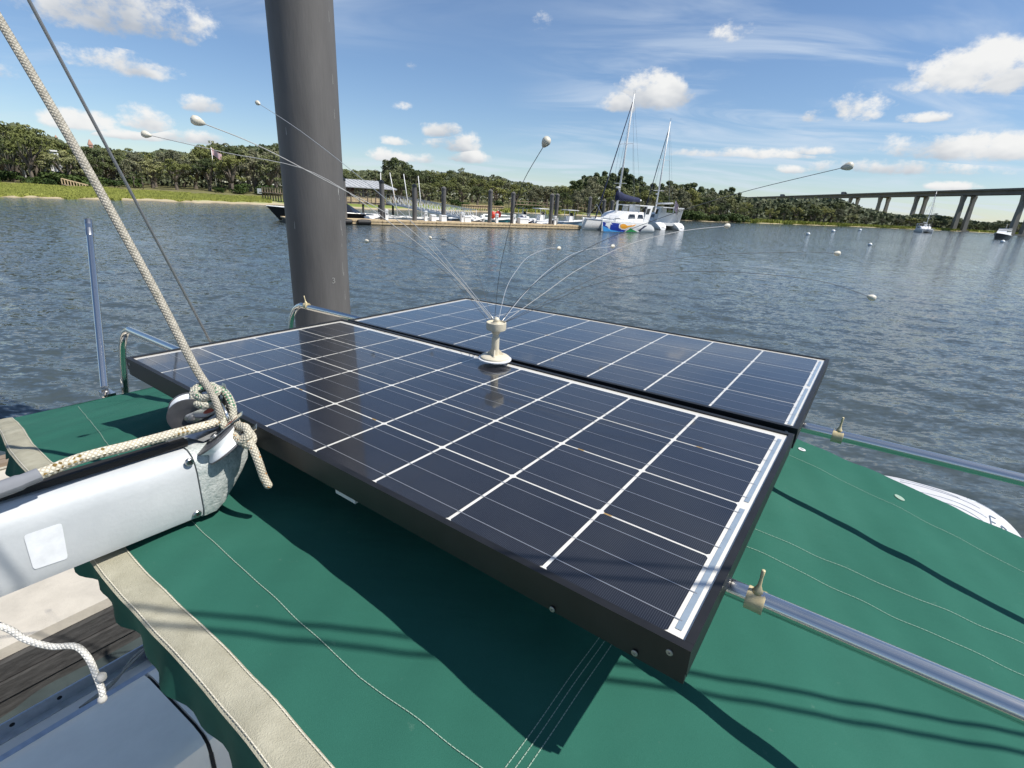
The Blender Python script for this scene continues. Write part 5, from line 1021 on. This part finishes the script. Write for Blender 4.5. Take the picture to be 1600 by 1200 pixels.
# ------------------------------------------------------------------ boom, blocks and ropes
bt = thing('boom', 'weathered silver boom end with white sticker crossing the lower left', 'boom', B(-.935, .3, 2.98))
bu, bw_, zb0, zt0 = -.935, .045, 2.914, 3.048
def bsec(v, z0, z1, w, k=.6):
    zs = .009 * (.36 - v)   # boom rises very slightly forward
    z0 += zs * 4.4 * .25 + zs; z1 += zs * 4.4 * .25 + zs; h = z1 - z0; out = []
    prof = [(-1, .18), (-1, .45), (-1, .72), (-.93, .84), (-.78, .94), (-.45, 1.0), (.45, 1.0), (.78, .94), (.93, .84), (1, .72), (1, .45), (1, .18), (.88, .06), (.6, .0), (-.6, 0), (-.88, .06), (-1, .18)]
    return [B(bu + x * w, v, z0 + y * h) for x, y in prof]
def loftc(secs, **k): return MB().loft(secs, **k)
loftc([bsec(v, zb0, zt0, bw_) for v in (-1.6, -.6, 0., .2, .312)]).build('body', 'boom', bt, 35)
loftc([bsec(v, z0, z1, w) for v, z0, z1, w in ((.314, zb0 - .002, zt0 + .002, bw_ + .002), (.335, zb0 - .001, zt0 + .003, bw_ + .002), (.352, zb0 + .010, zt0 + .002, bw_), (.372, zb0 + .034, zt0 - .002, bw_ - .003), (.394, zb0 + .060, zt0 - .006, bw_ - .007), (.410, zb0 + .085, zt0 - .016, bw_ - .012))]).build('end_cap', 'boomcap', bt, 35)
m = MB(); m.box(B(bu, -.63, zt0 + .028), (.02, 1.9, .010), (UVEC, VVEC + Z3 * -.0189, Z3)); m.build('track', 'lidgap', bt)
def bsurf(px, py): # point on the boom's camera-side face
    n = UVEC; d = ray(px, py); tt = ((B(bu + bw_, 0, 3) - EYE) @ n) / (d @ n); return EYE + d * tt
q = [bsurf(*p) for p in ((36, 836), (96, 816), (106, 872), (52, 890))]; m = MB(); c = sum(q) / 4; e = UVEC * .0012
pts = []
for i in range(4):
    a, b_ = q[i], q[(i + 1) % 4]; p_, n_ = q[i - 1], q[(i + 1) % 4]
    for k in range(4): f = k / 3; pts.append(q[i] + (p_ - q[i]) * .1 * (1 - f) ** 2 + (n_ - q[i]) * .1 * f ** 2)
m.add([c + e] + [p + e for p in pts], [(0, 1 + i, 1 + (i + 1) % 16) for i in range(16)][::1]); m.build('sticker', 'sticker', bt)
for p in ((296, 722), (308, 803)):
    m = MB(); m.lathe([(.007, -.002), (.007, .002), (.0055, .0035), (.003, .0035), (.003, .001)], bsurf(*p), UVEC, 14); r_ = m.build('rivet', 'steel_dull', bt, 40); m = MB(); m.lathe([(.0028, .0), (.0028, .0022)], bsurf(*p), UVEC, 10); m.build('rivet_hole', 'lidgap', r_)
# fitting on top of the boom end
m = MB(); m.prism([dep(278, 680, .90), dep(325, 664, .93), dep(345, 640, .95), dep(352, 600, .955), dep(362, 640, .95), dep(362, 668, .94), dep(318, 690, .91)], UVEC * -.012); m.build('end_fitting', 'steel_dull', bt)
m = MB(); m.box(dep(312, 672, .93), (.012, .11, .012), (UVEC, VVEC, Z3)); m.build('fitting_bar', 'alu', bt)
def block(c, ax, r, strap_dir, label, wide):
    ax = np.array(ax); ax /= np.linalg.norm(ax); t = thing('pulley_block', label, 'pulley', c, 'pulley blocks at the boom end')
    m = MB(); m.lathe([(r, -wide), (r * .97, -wide * .7), (r * .78, -wide * .15), (r * .78, wide * .15), (r * .97, wide * .7), (r, wide)], c, ax, 40); m.build('sheave', 'sheave', t, 50)
    for s in (-1, 1):
        m = MB(); m.lathe([(r * 1.04, wide * s), (r * 1.04, (wide + .003) * s), (r * .62, (wide + .004) * s), (r * .55, (wide + .003) * s)], c, ax, 40); m.build('cheek', 'cheek', t, 40)
    sd = np.array(strap_dir, float); sd = sd - ax * (sd @ ax); sd /= np.linalg.norm(sd); sn = np.cross(ax, sd)
    for s in (-1, 1):
        o = c + ax * (wide + .005) * s; out = []
        for a in np.linspace(math.pi / 2, 3 * math.pi / 2, 9): out.append(o + (sd * math.cos(a) * .30 + sn * math.sin(a) * .30) * r)
        out += [o + sd * r * .9 - sn * r * .26, o + sd * r * 1.55 - sn * r * .42, o + sd * r * 1.6 + sn * r * .42, o + sd * r * .9 + sn * r * .26]
        m = MB(); m.prism(out, ax * .0018 * s); st = m.build('strap', 'steel', t); m = MB(); m.lathe([(.006, 0), (.006, .003), (.004, .004)], o + ax * .0018 * s, ax * s, 12); m.build('pin', 'screw', st, 40)
        m = MB(); oo = o + ax * .0022 * s + sd * r * .95; m.add([oo + (sd * math.cos(a) * .36 + sn * math.sin(a) * .12) * r for a in np.linspace(0, 6.283, 15)[:-1]], [tuple(range(14))]); m.build('slot_mark', 'redmark', st)
block(dep(300, 646, .945), camdir(.42, .50, -.76), .0375, camdir(.95, -.28, .0), 'pulley block standing left of the knot, showing its white rim', .0105)
block(dep(347, 692, .915), camdir(-.50, -.66, -.40), .0385, camdir(.75, -.55, .3), 'pulley block lying on the boom end cap with white sheave below', .0115)
m = MB(); m.tube(catmull([dep(345, 630, .945), dep(352, 645, .935), dep(360, 662, .94), dep(366, 672, .94)], 5), .0045, 8); sh = solo(m, 'shackle', 'steel', 'small steel shackle joining rope knot to the boom end', 'shackle', None, True)
def rope(name, pts, r, mname, label, cat='rope', k=8, wob=0):
    c = catmull(pts, k); m = MB(); m.tube(c, r, 12); t = thing(name, label, cat, pts[0]); m.build('strand', mname, t, True); return t
# thick grey line down from the rig to the boom end, with its knot
tl = rope('topping_lift_rope', [dep(-120, -165, .84), dep(0, 32, .87), dep(120, 235, .90), dep(240, 450, .935), dep(300, 565, .945), dep(326, 607, .945)], .0074, 'rope_grey', 'thick grey braided rope running from upper left down to the boom end')
kn = [dep(326, 604, .945), dep(334, 622, .935), dep(343, 645, .93), dep(352, 668, .925), dep(362, 660, .94), dep(363, 636, .95), dep(352, 614, .955), dep(334, 606, .96), dep(315, 607, .945), dep(306, 615, .935), dep(315, 622, .928), dep(330, 618, .925), dep(340, 610, .93), dep(330, 602, .945)]
m = MB(); m.tube(catmull(kn, 8), .0072, 12); m.build('knot', 'rope_green', tl, True)
m = MB(); m.tube(catmull([dep(314, 602, .95), dep(303, 612, .94), dep(306, 628, .93), dep(318, 634, .925), dep(332, 632, .93), dep(345, 640, .945)], 8), .0072, 12); m.build('knot_turn', 'rope_green', tl, True)
m = MB(); m.tube(catmull([dep(320, 598, .93), dep(331, 614, .922), dep(341, 638, .918), dep(345, 660, .925)], 8), .0062, 12); m.build('splice_tail', 'rope_grey', tl, True)
oh = rope('outhaul_rope', [dep(-80, 790, .64), dep(0, 766, .68), dep(60, 742, .715), dep(130, 715, .755), dep(200, 697, .805), dep(270, 678, .86), dep(325, 664, .91), dep(350, 655, .93)], .0082, 'rope_gold', 'cream rope with gold flecks lying along the top of the boom')
m = MB(); m.tube(catmull([dep(-80, 792, .638), dep(-20, 772, .67), dep(30, 754, .695), dep(62, 741, .712)], 6), [.0125] * 7 + [.0115] * 6 + [.010] * 6, 12); m.build('chafe_sleeve', 'greycloth', oh, True)
kt = [dep(366, 652, .93), dep(372, 664, .915), dep(384, 668, .905), dep(388, 680, .90), dep(378, 690, .90), dep(370, 682, .91), dep(376, 670, .925), dep(388, 674, .925), dep(395, 686, .915), dep(388, 696, .905), dep(380, 688, .90), dep(386, 680, .905)]
tr_ = rope('knotted_rope_tail', kt, .0072, 'rope_orange', 'short orange flecked rope tail with a stopper knot hanging off the boom end', k=8)
m = MB(); cc = catmull([dep(386, 686, .905), dep(396, 702, .90), dep(404, 722, .90), dep(412, 745, .905), dep(422, 763, .91)], 8); m.tube(cc, [.0072] * (len(cc) - 2) + [.0065, .003], 12); m.build('tail', 'rope_orange', tr_, True)
wc = rope('white_rope_end', [dep(-120, 950, .74), dep(0, 978, .76), dep(40, 999, .77), dep(80, 1010, .78), dep(118, 1010, .785), dep(138, 1028, .785), dep(150, 1054, .785), dep(159, 1078, .785), dep(160, 1092, .785)], .0047, 'rope_white', 'loose white cord end dangling over the deck in the lower left', k=7)
m = MB(); m.ball(dep(160, 1092, .785), .0066, 12); m.build('whipped_end', 'rope_white', wc, True); m = MB(); m.lathe([(.0045, -.006), (.0066, -.003), (.0066, .003), (.0045, .006)], dep(159, 1058, .783), Z3, 12); m.build('cord_turn', 'rope_white', wc, True)
w0, w1 = dep(45, 0, 1.5), dep(328, 533, 2.35); wd = w1 - w0; solo(MB().tube([w0 - wd * 1.2, w0, w1, w1 + wd * .75], .0052, 8), 'backstay_wire', 'stay', 'thin steel stay beside the thick rope, ending behind the near panel', 'wire', None, True)
# two rigging lines overhead that shade the canvas
for k, (ua, va, ub, vb) in enumerate(((-.66, .222, .35, .905), (-.66, .190, .35, .868))):
    A = CV(ua, va) + SUN / SUN[2] * 1.25; Bp = CV(ub, vb) + SUN / SUN[2] * .85; d = Bp - A
    solo(MB().tube([A - d * 1.0, A, Bp, Bp + d * .35], .0042, 6), 'rigging_line', 'steel_dull', ['rigging line overhead casting the upper thin shadow on canvas', 'rigging line overhead casting the lower thin shadow on canvas'][k], 'wire', None, True, 'overhead rigging lines')
# ------------------------------------------------------------------ hull, deck and coaming
sb = thing('sailboat', 'grey white sailboat deck and coaming in shade below the canopy', 'sailboat', B(-.88, 0, 0))
CL = -.88
def hs(v, w, zd, zk): return [B(CL + x * w, v, z) for x, z in ((-1, zd), (-.98, .6), (-.86, .0), (-.4, -.4), (0, zk), (.4, -.4), (.86, 0), (.98, .6), (1, zd))]
MB().loft([hs(-6, .6, 1.5, -.4), hs(-4, 1.3, 1.35, -.6), hs(-2, 1.66, 1.25, -.7), hs(0, 1.70, 1.2, -.7), hs(1.5, 1.66, 1.2, -.6), hs(2.7, 1.5, 1.2, -.4)]).build('hull', 'gelcoat', sb, 40)
for sgn in (-1, 1):
    m = MB(); m.grid(lambda s, t_: B(CL + sgn * (1.69 - .30 * t_), -3 + 5.5 * s, 1.205 + .006 * t_), 20, 2); m.f = m.f if sgn < 0 else [f[::-1] for f in m.f]; m.build('side_deck', 'gelcoat', sb)
    m = MB(); m.box(B(CL + sgn * 1.675, -.25, 1.235), (.008, 5.5, .07), BAX); tr2 = m.build('toe_rail', 'alu', sb)
    m = MB(); m.box(B(CL + sgn * 1.655, -.25, 1.2085), (.045, 5.5, .005), BAX); m.build('toe_rail_foot', 'alu', tr2)
    for k in range(26):
        m = MB(); m.lathe([(.0095, -.0052), (.0095, .0052)], B(CL + sgn * 1.675, -1.6 + k * .16 + .02, 1.242), UVEC, 12); m.build('drain_hole', 'lidgap', tr2)
    # coaming: a long moulded box with sloping outer side and rounded inner edge
    def cs_(v, x0=-2.33, x1=-1.63): 
        pr = [(0, 1.205), (.02, 1.30), (.05, 1.345), (.12, 1.375), (.35, 1.43), (.58, 1.485), (.655, 1.492), (.69, 1.475), (.70, 1.44), (.70, .9)]
        return [B((x0 + x) if sgn < 0 else 2 * CL - (x0 + x), v, z) for x, z in pr]
    for va, vb in ((-2.6, .438), (.452, 2.5)):
        m = MB(); sec = [cs_(va), cs_(va + .01), cs_(vb - .012), cs_(vb)]; m.loft([[p for p in s_] for s_ in sec]); m.build('locker_lid' if va < 0 else 'coaming', 'gelcoat', sb, 40)
    m = MB(); m.loft([[p - Z3 * .02 for p in cs_(.436)], [p - Z3 * .02 for p in cs_(.454)]]); m.build('lid_gap', 'lidgap', sb)
m = MB(); m.box(B(CL, .3, .9), (1.42, 5, .06), BAX); m.build('cockpit_sole', 'gelcoat', sb)
m = MB(); m.box(B(-2.42, .0, 1.222), (.03, 4.6, .012), BAX); m.build('deck_trim', 'alu', sb)
cl = B(-2.50, .56, 1.22); m = MB(); m.lathe([(.05, .0), (.055, .01), (.055, .028), (.05, .034), (.028, .035), (.024, .01)], cl, Z3, 24); fl_ = m.build('fairlead', 'steel_dull', sb, 40); m = MB(); m.tube(catmull([cl + [-.03, -.03, .035], cl + [-.01, -.01, .06], cl + [.03, .01, .065], cl + [.06, .03, .05]], 5), .016, 10); m.build('cleat_horn', 'steel', fl_, True)
for k in range(2):
    m = MB(); m.tube(catmull([B(-2.44, .22 + k * .03, 1.225), B(-2.46, .34 + k * .02, 1.235), B(-2.50 - .02 * k, .46, 1.26), B(-2.54, .58, 1.27)], 6), .006, 8); o = m.build('mooring_line', 'rope_grey', sb, True)
# ------------------------------------------------------------------ white tender hung off the stern
td = thing('white_tender', 'white rounded tender hull showing above the canopy edge at right', 'dinghy', B(.55, 4.05, 1.2))
tc_ = B(.65, 4.02, 1.32); lv = .62
def tfn(s, t_):
    a = math.pi * t_; x = -lv + 2 * lv * s; k = max(0., 1 - abs(s * 2 - 1) ** 3.2) ** .5
    return tc_ + UVEC * x + VVEC * (-math.cos(a)) * .5 * k + Z3 * (math.sin(a) ** .7 * .50 * k)
m = MB(); m.grid(tfn, 48, 28); m.build('hull', 'tender', td, True)
m = MB(); m.tube(catmull([tc_ + UVEC * (lv * 1.03) * math.cos(a) + VVEC * .53 * math.sin(a) + Z3 * .02 for a in np.linspace(0, 6.283, 25)], 3), .045, 10); m.build('rub_rail', 'tender', td, True)
for t0_, sa, sb_ in ((.60, .36, .62), (.565, .36, .70), (.50, .44, .72), (.46, .5, .7), (.62, .66, .8)):
    pts = [tfn(sa + (sb_ - sa) * k / 15, t0_ - .10 * (k / 15 - .35) ** 2) + Z3 * .001 for k in range(16)]; m = MB(); m.tube(pts, .0016, 6); m.build('moulded_line', 'ribbon', td, True)
def letter(strokes, s0, t0, sc, nm):
    m = MB()
    for (x0, y0, x1, y1) in strokes: m.tube([tfn(s0 + (x0 + (x1 - x0) * k / 4) * sc, t0 + (y0 + (y1 - y0) * k / 4) * sc * 1.8) + Z3 * .003 + VVEC * -.003 for k in range(5)], .003, 5)
    m.build(nm, 'ribbon', td)
letter([(0, 0, 0, 1), (0, 1, .5, 1), (0, .5, .4, .5), (0, 0, .5, 0)], .735, .40, .05, 'letter_e'); letter([(0, 0, 0, .6), (0, .6, .4, .5), (.4, .5, .4, 0)], .78, .40, .05, 'letter_n')
# ------------------------------------------------------------------ big near pile
pp = at_y(506, 505, 5.35); pp[2] = 0; bpile = thing('mooring_pile', 'very large dark coated steel pile rising beside the panels', 'pile', pp); R_ = .288
m = MB(); m.lathe([(R_, -2.5), (R_, 1.5), (R_, 4.0), (R_, 7), (R_, 9.3)], pp, Z3, 64); m.build('shaft', 'pile', bpile, True)
m = MB(); m.lathe([(R_ + .02, 9.3), (R_ + .02, 9.42), (.02, 9.7)], pp, Z3, 48); m.build('cap', 'hullblack', bpile, 40)
def onp(az_off, z, e=.0015):
    a0_ = math.atan2(-pp[0], -pp[1]) + az_off; return np.array([pp[0] + (R_ + e) * math.sin(a0_), pp[1] + (R_ + e) * math.cos(a0_), z])
rs_ = random.Random(8)
for k in range(16):
    az_ = rs_.choice([-.95, -.93, -.97, -.9, .75]) + rs_.uniform(-.02, .02); z = rs_.uniform(2.2, 5.4); l = rs_.uniform(.03, .14); w = rs_.uniform(.004, .009)
    m = MB(); m.add([onp(az_ - w, z), onp(az_ + w, z), onp(az_ + w * .4, z + l), onp(az_ - w * .6, z + l * .9)], [(0, 1, 2, 3)]); m.build('scuff', 'scratch', bpile)
z3 = zat(514, 432, pp); fnt = bpy.data.curves.new('mark', 'FONT'); fnt.body = '3'; fnt.size = .085; fnt.extrude = .0005
fo_ = bpy.data.objects.new('mark_tmp', fnt); COL.objects.link(fo_); dg = bpy.context.evaluated_depsgraph_get(); me = bpy.data.meshes.new_from_object(fo_.evaluated_get(dg)); bpy.data.objects.remove(fo_)
azm = -.38; 
for v in me.vertices: q = onp(azm - v.co.x / R_, z3 + v.co.y - .03, .002); v.co = Vector((q - pp).tolist())
me.materials.clear(); me.materials.append(MT['scratch']); no = bpy.data.objects.new('painted_mark', me); COL.objects.link(no); no.parent = bpile
# ------------------------------------------------------------------ finger dock beside the boat
dk = thing('finger_dock', 'pale finger dock with dark timber side beside the boat at left', 'dock', B(-5.8, 0, 0))
m = MB(); m.box(B(-5.82, 0, .41), (3.3, 9.0, .08), BAX); m.build('deck_slab', 'concrete', dk)
for k, z in enumerate((.30, .16, .02, -.12)):
    m = MB(); m.box(B(-4.155 + .02 * (k % 2), 0, z), (.06, 9.0, .128), BAX); m.build('side_board', 'wood_dark', dk)
for k in range(2): m = MB(); m.box(B(-7.36 + k * .12, 0, .475), (.10, 9.0, .05), BAX); m.build('edge_timber', 'timber_grey', dk)
m = MB(); m.box(B(-5.8, 0, .1), (3.1, 8.8, .5), BAX); m.build('float_core', 'black', dk)
rp = rope('dock_line', [B(-7.2, -.3, .47), B(-7.05, .3, .47), B(-7.12, .7, .47), B(-6.98, 1.0, .47), B(-7.1, 1.4, .47)], .014, 'rope_grey', 'slack grey line lying on the finger dock at far left')
